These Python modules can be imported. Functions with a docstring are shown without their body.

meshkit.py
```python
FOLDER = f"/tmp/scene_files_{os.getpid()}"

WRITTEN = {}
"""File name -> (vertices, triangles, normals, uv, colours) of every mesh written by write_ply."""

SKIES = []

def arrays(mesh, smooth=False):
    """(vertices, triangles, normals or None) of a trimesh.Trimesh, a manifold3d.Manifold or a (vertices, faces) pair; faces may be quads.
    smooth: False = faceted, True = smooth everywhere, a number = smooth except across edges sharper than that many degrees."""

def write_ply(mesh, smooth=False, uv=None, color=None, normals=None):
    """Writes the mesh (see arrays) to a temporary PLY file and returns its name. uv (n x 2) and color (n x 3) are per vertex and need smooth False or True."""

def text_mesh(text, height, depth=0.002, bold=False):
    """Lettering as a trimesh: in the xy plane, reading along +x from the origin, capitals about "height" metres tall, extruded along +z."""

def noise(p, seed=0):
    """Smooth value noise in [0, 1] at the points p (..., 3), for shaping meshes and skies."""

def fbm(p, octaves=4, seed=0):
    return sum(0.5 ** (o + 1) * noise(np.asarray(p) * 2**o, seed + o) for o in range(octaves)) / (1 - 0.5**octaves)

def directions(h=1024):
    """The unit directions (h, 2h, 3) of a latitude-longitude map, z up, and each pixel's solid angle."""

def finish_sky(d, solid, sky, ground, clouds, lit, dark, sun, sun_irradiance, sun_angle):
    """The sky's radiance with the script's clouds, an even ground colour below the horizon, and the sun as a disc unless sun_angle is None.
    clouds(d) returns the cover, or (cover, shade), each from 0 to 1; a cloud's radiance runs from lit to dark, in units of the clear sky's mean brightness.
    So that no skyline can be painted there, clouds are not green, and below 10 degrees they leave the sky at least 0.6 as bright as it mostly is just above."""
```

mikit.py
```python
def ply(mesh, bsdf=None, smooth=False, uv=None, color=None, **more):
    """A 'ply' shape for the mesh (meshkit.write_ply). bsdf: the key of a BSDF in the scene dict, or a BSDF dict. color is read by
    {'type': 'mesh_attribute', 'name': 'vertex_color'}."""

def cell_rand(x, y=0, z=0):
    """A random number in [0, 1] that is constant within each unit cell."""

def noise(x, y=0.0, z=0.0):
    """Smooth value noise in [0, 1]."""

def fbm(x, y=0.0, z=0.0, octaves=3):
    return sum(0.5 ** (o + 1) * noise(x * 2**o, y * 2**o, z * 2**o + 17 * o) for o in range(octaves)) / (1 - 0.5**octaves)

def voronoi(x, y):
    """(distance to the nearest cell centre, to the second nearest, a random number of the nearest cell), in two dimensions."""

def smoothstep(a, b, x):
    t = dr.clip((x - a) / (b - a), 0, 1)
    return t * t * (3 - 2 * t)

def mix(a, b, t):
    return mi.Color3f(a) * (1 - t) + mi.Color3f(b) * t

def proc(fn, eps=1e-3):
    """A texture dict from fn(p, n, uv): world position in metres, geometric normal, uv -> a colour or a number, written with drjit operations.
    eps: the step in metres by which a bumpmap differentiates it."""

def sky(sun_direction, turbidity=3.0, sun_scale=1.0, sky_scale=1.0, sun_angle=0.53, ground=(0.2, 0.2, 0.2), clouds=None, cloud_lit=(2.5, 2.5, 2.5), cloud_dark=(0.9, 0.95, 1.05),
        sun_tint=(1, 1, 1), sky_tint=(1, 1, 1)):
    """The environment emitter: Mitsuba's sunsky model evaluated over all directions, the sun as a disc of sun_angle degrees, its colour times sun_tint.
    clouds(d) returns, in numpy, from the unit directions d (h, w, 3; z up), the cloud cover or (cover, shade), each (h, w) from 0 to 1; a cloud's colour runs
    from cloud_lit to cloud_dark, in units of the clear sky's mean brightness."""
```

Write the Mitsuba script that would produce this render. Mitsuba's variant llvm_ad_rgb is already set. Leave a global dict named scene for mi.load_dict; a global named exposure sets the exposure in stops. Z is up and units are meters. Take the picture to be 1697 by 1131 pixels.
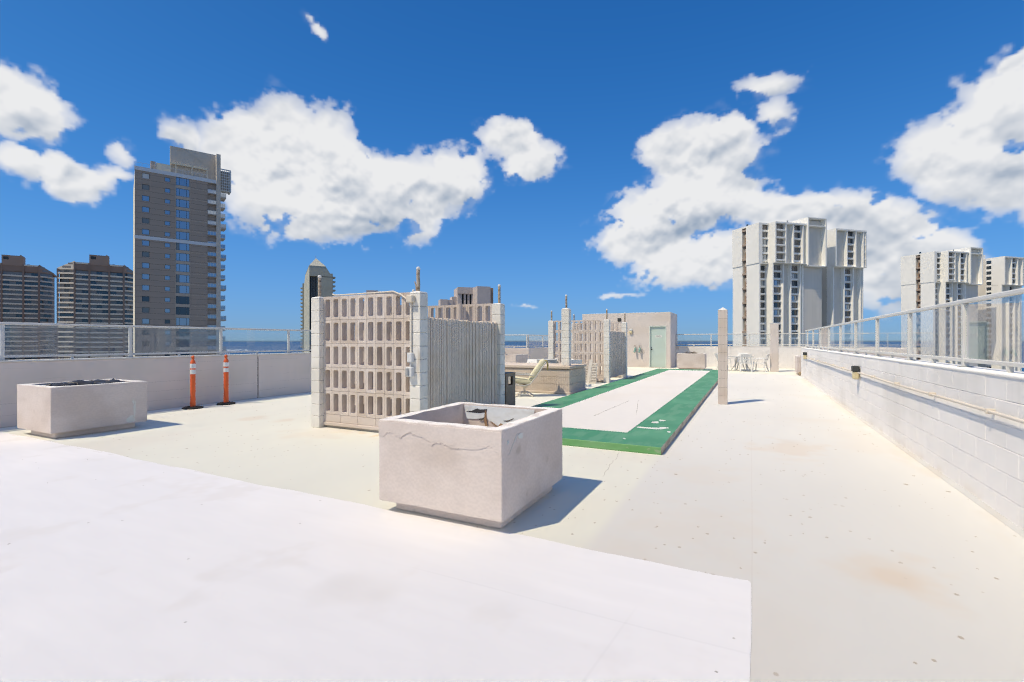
import math, random
import numpy as np, trimesh, drjit as dr
import mitsuba as mi, mikit, meshkit
from mikit import proc, noise, fbm, voronoi, cell_rand, smoothstep, mix
from shapely.geometry import Polygon, box as sbox
T = mi.ScalarTransform4f
rng = random.Random(7)
PI = math.pi
scene, labels = {}, {}

# ------------------------------------------------------------------ camera, sky, exposure
EYE = np.array([0, 0, 1.5])
FOC, PX, PY = 801.0, 848.5, 565.3            # the photograph's focal length and centre in its own pixels
YAW = math.radians(26.28)
FWD = np.array([-math.sin(YAW), math.cos(YAW)])
RGT = np.array([math.cos(YAW), math.sin(YAW)])
scene['camera'] = dict(type='perspective', fov=2 * math.degrees(math.atan(848.5 / FOC)), fov_axis='x', near_clip=0.05, far_clip=40000.0,
                       to_world=T().look_at(origin=[0, 0, 1.5], target=[float(FWD[0]), float(FWD[1]), 1.5], up=[0, 0, 1]))
exposure = 1.52
SUN = np.array([-0.536 * math.cos(math.radians(56)), -0.844 * math.cos(math.radians(56)), math.sin(math.radians(56))])

# cumulus lobes: azimuth from +y towards +x, elevation, radii (degrees), strength
LOBES = [(-72.2, 18.5, 3.3, 3.1, 1.0), (-70.8, 18.5, 2.7, 2.3, 1.0), (-72.9, 20.5, 1.3, 1.7, 1.0), (-72.2, 14.4, 1.9, 1.4, 1.0), (-69.0, 14.4, 2.3, 1.2, 0.95), (-67.8, 13.2, 2.4, 1.4, 1.0),
    (-65.7, 14.4, 1.9, 1.0, 0.7), (-65.1, 16.1, 1.1, 1.3, 0.6), (-60.2, 18.9, 1.5, 1.9, 1.0), (-55.5, 19.0, 3.8, 3.9, 1.0), (-51.0, 20.3, 4.7, 4.7, 1.0), (-46.1, 19.1, 3.5, 5.1, 1.0),
    (-51.6, 15.5, 6.4, 4.5, 1.0), (-43.5, 15.7, 7.2, 4.4, 1.0), (-36.8, 17.4, 5.5, 3.8, 1.0), (-32.6, 18.9, 3.2, 3.2, 1.0), (-46.1, 12.9, 7.0, 2.6, 1.0), (-36.8, 13.5, 2.8, 3.3, 0.8),
    (-26.9, 22.4, 3.9, 2.0, 1.0), (-24.0, 20.3, 3.6, 2.3, 1.0), (-6.9, 20.4, 4.5, 3.0, 1.0), (-2.6, 19.2, 4.2, 3.8, 1.0), (-5.0, 15.9, 5.6, 3.7, 1.0), (-1.4, 21.6, 2.1, 2.2, 0.85),
    (-10.2, 13.2, 5.3, 3.3, 1.0), (-5.7, 14.1, 6.3, 3.1, 1.0), (-11.5, 11.3, 4.0, 2.7, 1.0), (-6.9, 8.4, 5.7, 3.0, 1.0), (-2.6, 8.2, 3.6, 3.2, 1.0), (1.5, 14.0, 2.8, 2.1, 1.0), (4.7, 13.3, 3.2, 2.3, 1.0),
    (8.3, 12.2, 3.9, 2.5, 1.0), (12.0, 10.0, 3.5, 2.7, 1.0), (14.5, 8.1, 3.3, 2.1, 1.0), (10.6, 7.1, 3.7, 2.8, 1.0), (11.5, 4.8, 2.7, 2.8, 0.8), (15.3, 16.4, 3.0, 2.9, 1.0), (18.4, 17.0, 3.3, 4.2, 1.0),
    (20.1, 19.2, 2.4, 3.1, 1.0), (17.6, 13.4, 3.3, 2.9, 1.0), (20.1, 12.4, 2.7, 2.8, 1.0), (20.3, 22.2, 0.5, 0.8, 1.0), (2.6, 24.9, 3.2, 1.5, 0.8), (2.6, 22.3, 1.9, 1.7, 0.7), (-49.1, 31.4, 1.2, 1.1, 0.65),
    (3.1, 9.6, 4.4, 3.6, 1.0), (7.3, 8.6, 4.0, 3.0, 1.0), (-13.9, 5.2, 2.9, 0.6, 0.55), (-24.7, 3.9, 2.0, 0.5, 0.5)]
_r = random.Random(3)
for _ in range(30):                           # the same kind of clouds round the rest of the sky
    a0, e0 = _r.uniform(45, 262), _r.uniform(9, 40)
    for _k in range(5):
        LOBES.append((a0 + _r.uniform(-9, 9), e0 + _r.uniform(-3, 3), _r.uniform(3, 6), _r.uniform(2, 3.6), 1.0))


def clouds(d):
    az0, el0 = np.degrees(np.arctan2(d[..., 0], d[..., 1])), np.degrees(np.arcsin(np.clip(d[..., 2], -1, 1)))
    w1, w2 = meshkit.fbm(d * 7, 3, 1) - 0.5, meshkit.fbm(d * 7 + 31, 3, 2) - 0.5
    x1, x2 = meshkit.fbm(d * 30 + 3, 4, 21) - 0.5, meshkit.fbm(d * 30 + 55, 4, 22) - 0.5
    az, el = az0 + 4.0 * w1 + 2.4 * x1, el0 + 3.2 * w2 + 2.0 * x2
    dens, low, total = np.full(az.shape, -3.0), np.zeros(az.shape), np.zeros(az.shape)
    for a, e, ra, rb, s in LOBES:
        da = (az - a + 180) % 360 - 180
        de = el - e
        q = (da / (ra * 1.10)) ** 2 + (de / (rb * np.where(de < 0, 0.95, 1.12))) ** 2
        v = s * 1.15 - q - 0.15
        g = np.clip(v, 0, None) + 1e-6
        low += g * np.clip(0.5 - de / (1.7 * rb) + 0.14 * da / ra, 0, 1)
        total += g
        dens = np.maximum(dens, v)
    puff = 1 - 2 * np.abs(meshkit.fbm(d * 22, 5, 5) - 0.5) * 2          # rounded heads
    wisp = meshkit.fbm(d * 46, 5, 9) - 0.5
    f1 = 1.0 * (puff - 0.62) + 1.9 * wisp + 0.8 * (meshkit.fbm(d * 120, 3, 29) - 0.5)
    under = low / (total + 1e-6)
    soft = 0.20 + 0.5 * np.clip(under - 0.35, 0, 1) + 0.5 * np.clip(0.5 - total, 0, 1)
    cover = np.clip((dens + f1 * (0.55 + 0.4 * under) + 0.02) / soft, 0, 1)
    fringe = 0.34 * np.clip((dens + 2.3 * wisp + 0.30) / 0.7, 0, 1) * np.clip(0.2 + 1.4 * under, 0, 1)
    cover = np.maximum(cover, fringe)
    cover = cover * cover * (3 - 2 * cover) * np.clip(0.45 + 0.9 * total, 0, 1)
    thick = np.clip(total, 0, 2.4) / 2.4
    billow = meshkit.fbm(d * [11, 11, 15] + 7, 4, 11) - 0.5
    big = meshkit.fbm(d * [7, 7, 12] + 17, 3, 14) - 0.5
    lean = SUN / np.linalg.norm(SUN) * [0.6, 0.6, 1.0]            # relief: the side of each billow that looks to the sun is the bright one
    h = lambda q: 0.6 * (1 - 2 * np.abs(meshkit.fbm(q * 15, 4, 33) - 0.5)) + 0.4 * (1 - 2 * np.abs(meshkit.fbm(q * 34, 4, 34) - 0.5))
    relief = h(d + 0.014 * lean) - h(d)
    shade = -0.05 + 1.5 * np.clip(under - 0.40, -0.1, 1) * (0.35 + thick) + 0.22 * thick + (1.5 * billow + 1.3 * big) * (0.25 + thick) - 0.12 * (puff - 0.62) + 0.12 * wisp + 1.25 * relief * (0.4 + thick)
    veil = 0.58 * np.exp(-np.clip(el0, 0, 90) / 8.0) + 0.028 * np.exp(-np.clip(el0, 0, 90) / 30.0)   # the pale band of air over the horizon
    veil = veil + 0.30 * np.exp(-(np.degrees(np.arccos(np.clip(d @ (SUN / np.linalg.norm(SUN)), -1, 1))) / 38.0) ** 2)   # the whitish glow of the air round the sun
    shade = np.clip(shade, 0, 0.95)
    both = cover * 0.97 + (1 - cover * 0.97) * veil
    mixd = cover * 0.97 / np.maximum(both, 1e-6)
    return both, np.clip(shade * mixd + (1 - mixd) * 0.85, 0, 1)


scene['sky'] = mikit.sky(SUN.tolist(), turbidity=2.6, sun_scale=0.84, sky_scale=1.0, clouds=clouds, cloud_lit=(3.6, 3.6, 3.6), cloud_dark=(1.15, 1.5, 2.0), sky_tint=(0.17, 0.81, 1.27), sun_tint=(0.95, 0.965, 0.93), ground=(0.09, 0.14, 0.20))

# ------------------------------------------------------------------ helpers


def numbered(key):
    if key not in scene and key not in labels:
        return key
    n = 1
    while f'{key}_{n:03d}' in scene or f'{key}_{n:03d}' in labels:
        n += 1
    return f'{key}_{n:03d}'


_count = {}


def add(key, mesh, mat, smooth=False, label=None, cat=None, group=None, kind=None, **more):
    """ONE entry of scene under the next free number of key. mesh: a mesh or a ply dict that other entries share."""
    if key in scene or key in labels:
        n = _count.get(key, 0) + 1
        while f'{key}_{n:03d}' in scene or f'{key}_{n:03d}' in labels:
            n += 1
        _count[key] = n
        key = f'{key}_{n:03d}'
    d = dict(mesh) if isinstance(mesh, dict) else mikit.ply(mesh, None, smooth)
    d['bsdf'] = {'type': 'ref', 'id': mat}
    d.update(more)
    scene[key] = d
    tag(key, label, cat, group, kind)
    return key


def tag(key, label=None, cat=None, group=None, kind=None):
    d = {k: v for k, v in (('label', label), ('category', cat), ('group', group), ('kind', kind)) if v}
    if d:
        labels[key] = {**labels.get(key, {}), **d}


def thing(key, label, cat, group=None):
    key = numbered(key)
    tag(key, label, cat, group)
    return key


def cat(ms):
    return trimesh.util.concatenate([m for m in ms if m is not None])


def bx(x0, x1, y0, y1, z0, z1):
    m = trimesh.creation.box(extents=[x1 - x0, y1 - y0, z1 - z0])
    m.apply_translation([(x0 + x1) / 2, (y0 + y1) / 2, (z0 + z1) / 2])
    return m


def cb(x0, x1, y0, y1, z0, z1, c=0.005):
    """A box with chamfered edges."""
    pts = []
    for sx in (0, 1):
        for sy in (0, 1):
            for sz in (0, 1):
                p = np.array([(x0, x1)[sx], (y0, y1)[sy], (z0, z1)[sz]], float)
                s = np.array([1 - 2 * sx, 1 - 2 * sy, 1 - 2 * sz], float) * c
                for k in range(3):
                    q = p + s
                    q[k] = p[k]
                    pts.append(q)
    return trimesh.convex.convex_hull(np.array(pts))


def tube(pts, r, sides=10, caps=True):
    """A round bar along a polyline."""
    p = np.asarray(pts, float)
    t = np.gradient(p, axis=0)
    t /= np.linalg.norm(t, axis=1, keepdims=True)
    up = np.where(np.abs(t[:, 2:]) < 0.9, [[0, 0, 1.0]], [[1.0, 0, 0]])
    a = np.cross(t, up)
    a /= np.linalg.norm(a, axis=1, keepdims=True)
    b = np.cross(t, a)
    an = np.arange(sides) * 2 * PI / sides
    rr = np.broadcast_to(r, (len(p),))
    v = (p[:, None] + rr[:, None, None] * (np.cos(an)[None, :, None] * a[:, None] + np.sin(an)[None, :, None] * b[:, None])).reshape(-1, 3)
    f = []
    for i in range(len(p) - 1):
        for j in range(sides):
            k = (j + 1) % sides
            f += [[i * sides + j, (i + 1) * sides + k, i * sides + k], [i * sides + j, (i + 1) * sides + j, (i + 1) * sides + k]]
    if caps:
        n = len(v)
        v = np.vstack([v, p[:1], p[-1:]])
        for j in range(sides):
            k = (j + 1) % sides
            f += [[n, j, k], [n + 1, (len(p) - 1) * sides + k, (len(p) - 1) * sides + j]]
    m = trimesh.Trimesh(v, f, process=False)
    m.fix_normals()
    return m


def lathe(prof, n=24):
    m = trimesh.creation.revolve(np.array(prof, float), sections=n)
    m.fix_normals()
    return m


def prism(poly, depth):
    """shapely polygon extruded along +z."""
    return trimesh.creation.extrude_polygon(poly, depth, engine='earcut')


def rot(m, deg, axis=(0, 0, 1), at=(0, 0, 0)):
    m = m.copy()
    m.apply_transform(trimesh.transformations.rotation_matrix(math.radians(deg), axis, at))
    return m


def mv(m, x=0, y=0, z=0):
    m = m.copy()
    m.apply_translation([x, y, z])
    return m


def stand(m):
    """xy drawing -> upright: (x, y, z) -> (x, -z, y): the drawing's front (+z) looks to -y."""
    m = m.copy()
    m.apply_transform(np.array([[1, 0, 0, 0], [0, 0, -1, 0], [0, 1, 0, 0], [0, 0, 0, 1.0]]))
    return m


def quad(a, b, c, d):
    return trimesh.Trimesh(np.array([a, b, c, d], float), [[0, 1, 2], [0, 2, 3]], process=False)


def place(x, y, z=0, rz=0):
    return T().translate([x, y, z]).rotate([0, 0, 1], rz)


# ------------------------------------------------------------------ materials


def rgb(*c):
    return {'type': 'rgb', 'value': [float(x) for x in c]}


def mat(name, color, rough=0.7, bump=None, scale=1.0, spec=0.35, **more):
    """bump: a proc texture of heights in metres (times scale)"""
    inner = {'type': 'principled', 'base_color': color if isinstance(color, dict) else rgb(*color), 'roughness': rough, 'specular': spec, **more}
    if bump:
        inner = {'type': 'bumpmap', 'nested': inner, 'tex': bump, 'scale': scale}
    scene[name] = {'type': 'twosided', 'nested': inner}


def weather(base, amount=0.10, size=1.3, fine=0.05, tint=(0.86, 0.80, 0.70)):
    """base colour with soft dirt clouds and fine grain"""
    def fn(p, n, uv):
        a = fbm(p.x * size + 3, p.y * size, p.z * size * 1.6, 4)
        b = fbm(p.x * 22, p.y * 22, p.z * 22, 2)
        c = mix(base, [base[i] * tint[i] for i in range(3)], smoothstep(0.42, 0.75, a) * (amount * 6))
        return c * (1 + fine * 2 * (b - 0.5))
    return proc(fn)


def grain(freq, octaves=3, eps=2e-3):
    return proc(lambda p, n, uv: fbm(p.x * freq, p.y * freq, p.z * freq, octaves), eps)


def deck_color(p, n, uv):
    x, y = p.x, p.y
    wob = fbm(x * 0.9, y * 0.9, 2.0, 3) - 0.5
    cream, pinkish, far = mi.Color3f(0.655, 0.655, 0.58), mi.Color3f(0.605, 0.60, 0.57), mi.Color3f(0.66, 0.64, 0.545)
    c = mix(cream, pinkish, smoothstep(-1.14, -1.0, x + 0.03 * wob))
    c = mix(c, far, smoothstep(24.3, 25.2, y + wob))
    c = mix(c, [0.65, 0.645, 0.575], smoothstep(0.3, -0.3, y - 2.15 + 0.25 * x + wob * .5) * smoothstep(0.0, 0.02, x))
    big = fbm(x * 0.35 + 9, y * 0.35, 0, 4)
    c = c * (0.955 + 0.09 * big)
    streak = fbm(x * 3.2, y * 0.5, 5, 3)
    c = c * (0.985 + 0.03 * streak)
    for sx, sy, r, k in ((0.74, 3.85, 0.42, 0.36), (0.80, 3.80, 0.16, 0.45), (0.49, 7.7, 0.62, 0.40), (-0.40, 4.15, 0.75, 0.16), (-0.55, 5.9, 0.6, 0.14), (-6.3, 5.75, 0.8, 0.22), (-8.6, 6.2, 0.35, 0.4), (-7.9, 6.35, 0.25, 0.4), (0.6, 25.0, 0.5, 0.3)):
        q = dr.sqrt(dr.square(x - sx) + dr.square((y - sy) * 0.8)) / r + 1.2 * (fbm(x * 4, y * 4, 3, 3) - 0.5)
        c = mix(c, [0.60, 0.50, 0.39], smoothstep(1.0, 0.25, q) * k)
    # rust runs at the foot of the block screens
    c = mix(c, [0.66, 0.52, 0.33], smoothstep(0.30, 0.0, dr.abs(y - 5.93)) * smoothstep(-6.8, -5.2, x) * smoothstep(-4.2, -4.6, x) * smoothstep(0.45, 0.7, fbm(x * 6, y * 6, 1, 3)) * 0.6)
    # dark dropped specks
    for f, th, seed in ((1.7, 0.011, 3.3), (3.1, 0.013, 1.7), (5.3, 0.019, 8.1)):
        d1, d2, rr = voronoi(x * f + seed, y * f * 0.8 - seed)
        keep = smoothstep(0.60, 0.62, rr) * smoothstep(0.48, 0.60, fbm(x * 0.7 + seed, y * 0.7, 4, 2) + 0.12 * smoothstep(-2.5, -0.5, x) + 0.08 * smoothstep(9.0, 6.0, y) - 0.16 * smoothstep(4.6, 3.0, y) * smoothstep(-0.2, 0.2, x))
        c = mix(c, [0.36, 0.30, 0.225], smoothstep(th * 2.6, th * 1.2, d1 / (0.35 + 1.5 * noise(x * f * 0.77 + 9, y * f * 0.61))) * keep * 0.75)
    # hairline cracks and the lap of the membrane
    c = mix(c, [0.38, 0.35, 0.30], smoothstep(0.006, 0.002, dr.abs(x + 1.55 + 0.25 * (y - 6.1) * 0.4 + 0.04 * (noise(y * 9, 1) - 0.5))) * smoothstep(5.2, 5.3, y) * smoothstep(6.5, 6.45, y) * 0.8)
    c = mix(c, [0.56, 0.53, 0.49], smoothstep(0.007, 0.003, dr.abs(x - 0.01 - 0.006 * (noise(y * 2) - 0.5))) * smoothstep(3.0, 3.4, y) * smoothstep(12, 6, y) * 0.35)
    c = mix(c, [0.60, 0.53, 0.43], smoothstep(0.30, 0.0, 1.9 - x + 0.25 * wob) * smoothstep(0.35, 0.7, fbm(x * 5, y * 2, 4, 3)) * 0.4)
    c = mix(c, [0.60, 0.555, 0.49], smoothstep(0.55, 0.78, fbm(x * 0.6 + 20, y * 0.6, 9, 5)) * 0.35)
    return c


def coat_color(p, n, uv):
    x, y = p.x, p.y
    big = fbm(x * 0.5 + 2, y * 0.5, 1, 4)
    c = mix([0.735, 0.73, 0.735], [0.775, 0.765, 0.765], smoothstep(0.35, 0.65, big))
    c = c * (0.975 + 0.05 * fbm(x * 2.2 + 0.4 * y, y * 11, 0, 3))
    c = mix(c, [0.60, 0.575, 0.54], smoothstep(0.60, 0.80, fbm(x * 0.9 + 4, y * 0.9, 6, 4)) * 0.35)
    c = mix(c, [0.63, 0.60, 0.56], smoothstep(0.02, 0.0, dr.abs(y - 3.37)) * smoothstep(0.5, 0.7, fbm(x * 7, y * 3, 2, 3)) * 0.5)
    lap = dr.abs(y - 2.57 - 0.02 * (noise(x * 2) - 0.5))
    c = c * (1 - 0.035 * smoothstep(0.012, 0.003, lap) * smoothstep(-2.3, -1.6, x)) * (1 - 0.03 * smoothstep(0.010, 0.003, dr.abs(x + 0.66 - 0.12 * (y - 2.04))) * smoothstep(2.9, 2.4, y))
    c = mix(c, [0.66, 0.64, 0.62], smoothstep(0.62, 0.80, fbm(x * 2.4 + 11, y * 2.4, 3, 5)) * 0.4)
    d1, d2, rr = voronoi(x * 2.7, y * 2.7)
    c = mix(c, [0.24, 0.22, 0.20], smoothstep(0.028, 0.012, d1) * smoothstep(0.70, 0.72, rr) * smoothstep(0.45, 0.6, fbm(x * 0.8, y * 0.8 + 5, 2, 2)) * 0.8)
    return c


def coat_height(p, n, uv):
    x, y = p.x, p.y
    h = 0.0016 * fbm(x * 14, y * 14, 0, 3) + 0.0006 * noise(x * 110, y * 20)
    lap = y - 2.57 - 0.02 * (noise(x * 2) - 0.5)
    h = h + 0.004 * smoothstep(0.012, -0.012, lap) * smoothstep(-2.3, -1.7, x)
    lap2 = x + 0.66 - 0.12 * (y - 2.04)
    h = h + 0.0012 * noise(x * 9 + 0.15 * noise(y * 3), y * 0.6)
    return h + 0.003 * smoothstep(0.01, -0.01, lap2) * smoothstep(2.9, 2.5, y)


def deck_height(p, n, uv):
    return 0.0014 * fbm(p.x * 16, p.y * 16, 0, 3) + 0.006 * fbm(p.x * 1.1, p.y * 1.1, 3, 3)


def stucco_height(p, n, uv):
    a = fbm(p.x * 62, p.y * 62, p.z * 62, 2)
    return 0.0016 * smoothstep(0.40, 0.68, a)


def stucco_color(p, n, uv):
    x, y, z = p.x, p.y, p.z
    a = fbm(x * 1.8 + 4, y * 1.8, z * 1.8, 4)
    c = mix([0.635, 0.565, 0.52], [0.565, 0.49, 0.44], smoothstep(0.4, 0.7, a))
    run = fbm(x * 9, y * 9, z * 0.9, 3)
    c = c * (0.972 + 0.056 * smoothstep(0.30, 0.70, fbm(x * 58, y * 58, z * 58, 2)))
    c = c * (0.95 + 0.10 * run)
    c = mix(c, [0.40, 0.34, 0.28], smoothstep(0.70, 0.84, fbm(x * 5, y * 5, z * 5 + 7, 4)) * 0.55)
    c = mix(c, [0.50, 0.43, 0.37], smoothstep(0.55, 0.8, fbm(x * 2.5, y * 2.5, z * 7, 3)) * 0.3)
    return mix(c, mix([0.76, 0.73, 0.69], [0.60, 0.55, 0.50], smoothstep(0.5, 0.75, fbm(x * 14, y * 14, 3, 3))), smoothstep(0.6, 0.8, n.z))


def left_wall_color(p, n, uv):
    x, y, z = p.x, p.y, p.z
    a = fbm(x * 0.8, y * 0.8, z * 1.5, 4)
    c = mix([0.76, 0.665, 0.59], [0.70, 0.625, 0.545], smoothstep(0.35, 0.7, a))
    c = c * (0.96 + 0.08 * fbm(x * 6, y * 6, z * 0.8, 3))
    line = dr.abs(z / 0.2032 - dr.floor(z / 0.2032 + 0.5)) * 0.2032
    c = c * (1 - 0.16 * smoothstep(0.005, 0.002, line) * smoothstep(0.42, 0.56, fbm(y * 0.8 + 4 * dr.floor(z / 0.2032 + 0.5), x, 0, 2)))
    return c


def white_block_color(p, n, uv):
    x, y, z = p.x, p.y, p.z
    a = fbm(x, y * 0.9, z * 1.4, 4)
    c = mix([0.80, 0.775, 0.745], [0.72, 0.695, 0.66], smoothstep(0.42, 0.72, a))
    c = c * (0.965 + 0.07 * fbm(x * 8, y * 8, z * 1.0, 3))
    c = mix(c, [0.60, 0.58, 0.55], smoothstep(0.58, 0.80, fbm(x * 5, y * 5, z * 0.7 + 3, 4)) * smoothstep(0.3, 1.2, z) * 0.35)
    c = mix(c, [0.66, 0.56, 0.42], smoothstep(0.16, 0.0, z) * smoothstep(0.42, 0.7, fbm(y * 3, z * 3, 1, 3)) * 0.35)
    return c


def post_color(p, n, uv):
    x, y, z = p.x, p.y, p.z
    c = mix([0.74, 0.72, 0.665], [0.67, 0.645, 0.585], smoothstep(0.4, 0.75, fbm(x * 3, y * 3, z * 3, 4)))
    c = c * (0.95 + 0.10 * fbm(x * 8, y * 8, z * 2, 2) * 0.6)
    c = mix(c, [0.40, 0.33, 0.25], smoothstep(0.72, 0.85, fbm(x * 9, y * 9, z * 1.6 + 3, 3)) * 0.45)
    return c


def green_color(p, n, uv):
    x, y, z = p.x, p.y, p.z
    a = fbm(x * 1.2, y * 1.2, 0, 4)
    top = mix([0.060, 0.245, 0.130], [0.085, 0.29, 0.16], smoothstep(0.35, 0.7, a))
    top = mix(top, [0.15, 0.33, 0.20], smoothstep(0.45, 0.7, fbm(x * 7, y * 2, 3, 4)) * 0.45)
    chip = smoothstep(0.79, 0.81, fbm(x * 5.5, y * 2.6, 8, 4)) * smoothstep(12, 7, y)
    top = mix(top, [0.62, 0.66, 0.60], chip * 0.8)
    side = mix([0.13, 0.33, 0.12], [0.17, 0.36, 0.16], smoothstep(0.35, 0.7, fbm(x * 3, y * 3, z * 6, 4)))
    side = mix(side, [0.34, 0.40, 0.28], smoothstep(0.62, 0.74, fbm(x * 12, y * 12, z * 20, 3)) * 0.5)
    bare = mix([0.34, 0.31, 0.25], [0.20, 0.17, 0.13], smoothstep(0.4, 0.7, fbm(x * 4, y * 4, z * 9, 3)))
    c = mix(top, side, smoothstep(0.4, 0.6, -n.y))
    return mix(c, bare, smoothstep(0.4, 0.6, dr.abs(n.x)))


mat('deck_membrane', proc(deck_color), 0.75, proc(deck_height, 4e-3), 1.0)
mat('white_coating', proc(coat_color), 0.6, proc(coat_height, 4e-3), 1.0)
mat('left_stucco', proc(left_wall_color), 0.8, grain(40, 3), 0.003)
mat('white_block', proc(white_block_color), 0.7, proc(lambda p, n, uv: 0.004 * fbm(p.x * 45, p.y * 45, p.z * 45, 3) + 0.004 * fbm(p.x * 7, p.y * 7, p.z * 7, 2), 3e-3), 1.0)
mat('planter_stucco', proc(stucco_color), 0.8, proc(stucco_height, 3e-3), 1.0)
mat('post_paint', proc(post_color), 0.7)
mat('screen_paint', weather((0.60, 0.53, 0.475), 0.08, 2.0, 0.02), 0.75)
mat('screen_paint_pale', weather((0.635, 0.565, 0.51), 0.08, 3.0, 0.02), 0.75)
mat('screen_paint_dull', weather((0.555, 0.485, 0.43), 0.10, 3.0, 0.02), 0.75)
mat('flute_paint', weather((0.66, 0.575, 0.49), 0.08, 2.0, 0.015), 0.75)
mat('counter_paint', weather((0.56, 0.485, 0.41), 0.09, 1.5, 0.02), 0.75)
mat('house_paint', weather((0.65, 0.59, 0.545), 0.06, 0.9, 0.04), 0.75, grain(60, 3), 0.0015)
mat('cap_mortar', weather((0.74, 0.73, 0.70), 0.05, 3.0, 0.04), 0.8)
mat('bare_concrete', weather((0.42, 0.40, 0.36), 0.10, 2.0, 0.08), 0.85)
mat('court_green', proc(green_color), 0.5, grain(30, 3), 0.002)
mat('court_white', weather((0.70, 0.675, 0.635), 0.035, 0.6, 0.02), 0.6, grain(30, 3), 0.0012)
mat('rail_paint', weather((0.66, 0.65, 0.61), 0.04, 2.0, 0.0), 0.4)
mat('plate_steel', (0.35, 0.36, 0.36), 0.4)
mat('joint_dark', (0.10, 0.09, 0.08), 0.9)
mat('chip_white', weather((0.62, 0.64, 0.60), 0.04, 6, 0.05), 0.7)
mat('door_paint', weather((0.50, 0.60, 0.55), 0.04, 2.0, 0.02), 0.5)
mat('frame_paint', (0.60, 0.66, 0.60), 0.5)
mat('lens_yellow', weather((0.62, 0.54, 0.33), 0.08, 9, 0.08), 0.35)
mat('dark_metal', (0.045, 0.05, 0.05), 0.45)
mat('rubber', (0.022, 0.022, 0.023), 0.6)
mat('orange_plastic', weather((0.78, 0.135, 0.035), 0.06, 5, 0.05, (0.8, 0.8, 0.9)), 0.45)
mat('white_sheeting', (0.76, 0.77, 0.76), 0.35)
mat('pole_metal', weather((0.42, 0.35, 0.27), 0.16, 14, 0.15, (0.45, 0.38, 0.32)), 0.6)
mat('conduit_gray', (0.62, 0.63, 0.63), 0.4)
mat('pipe_cream', weather((0.66, 0.60, 0.51), 0.06, 4, 0.04), 0.5)
mat('bin_brown', weather((0.27, 0.22, 0.17), 0.08, 8, 0.2), 0.8)
mat('cushion', weather((0.62, 0.59, 0.42), 0.08, 8, 0.05), 0.85)
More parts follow.
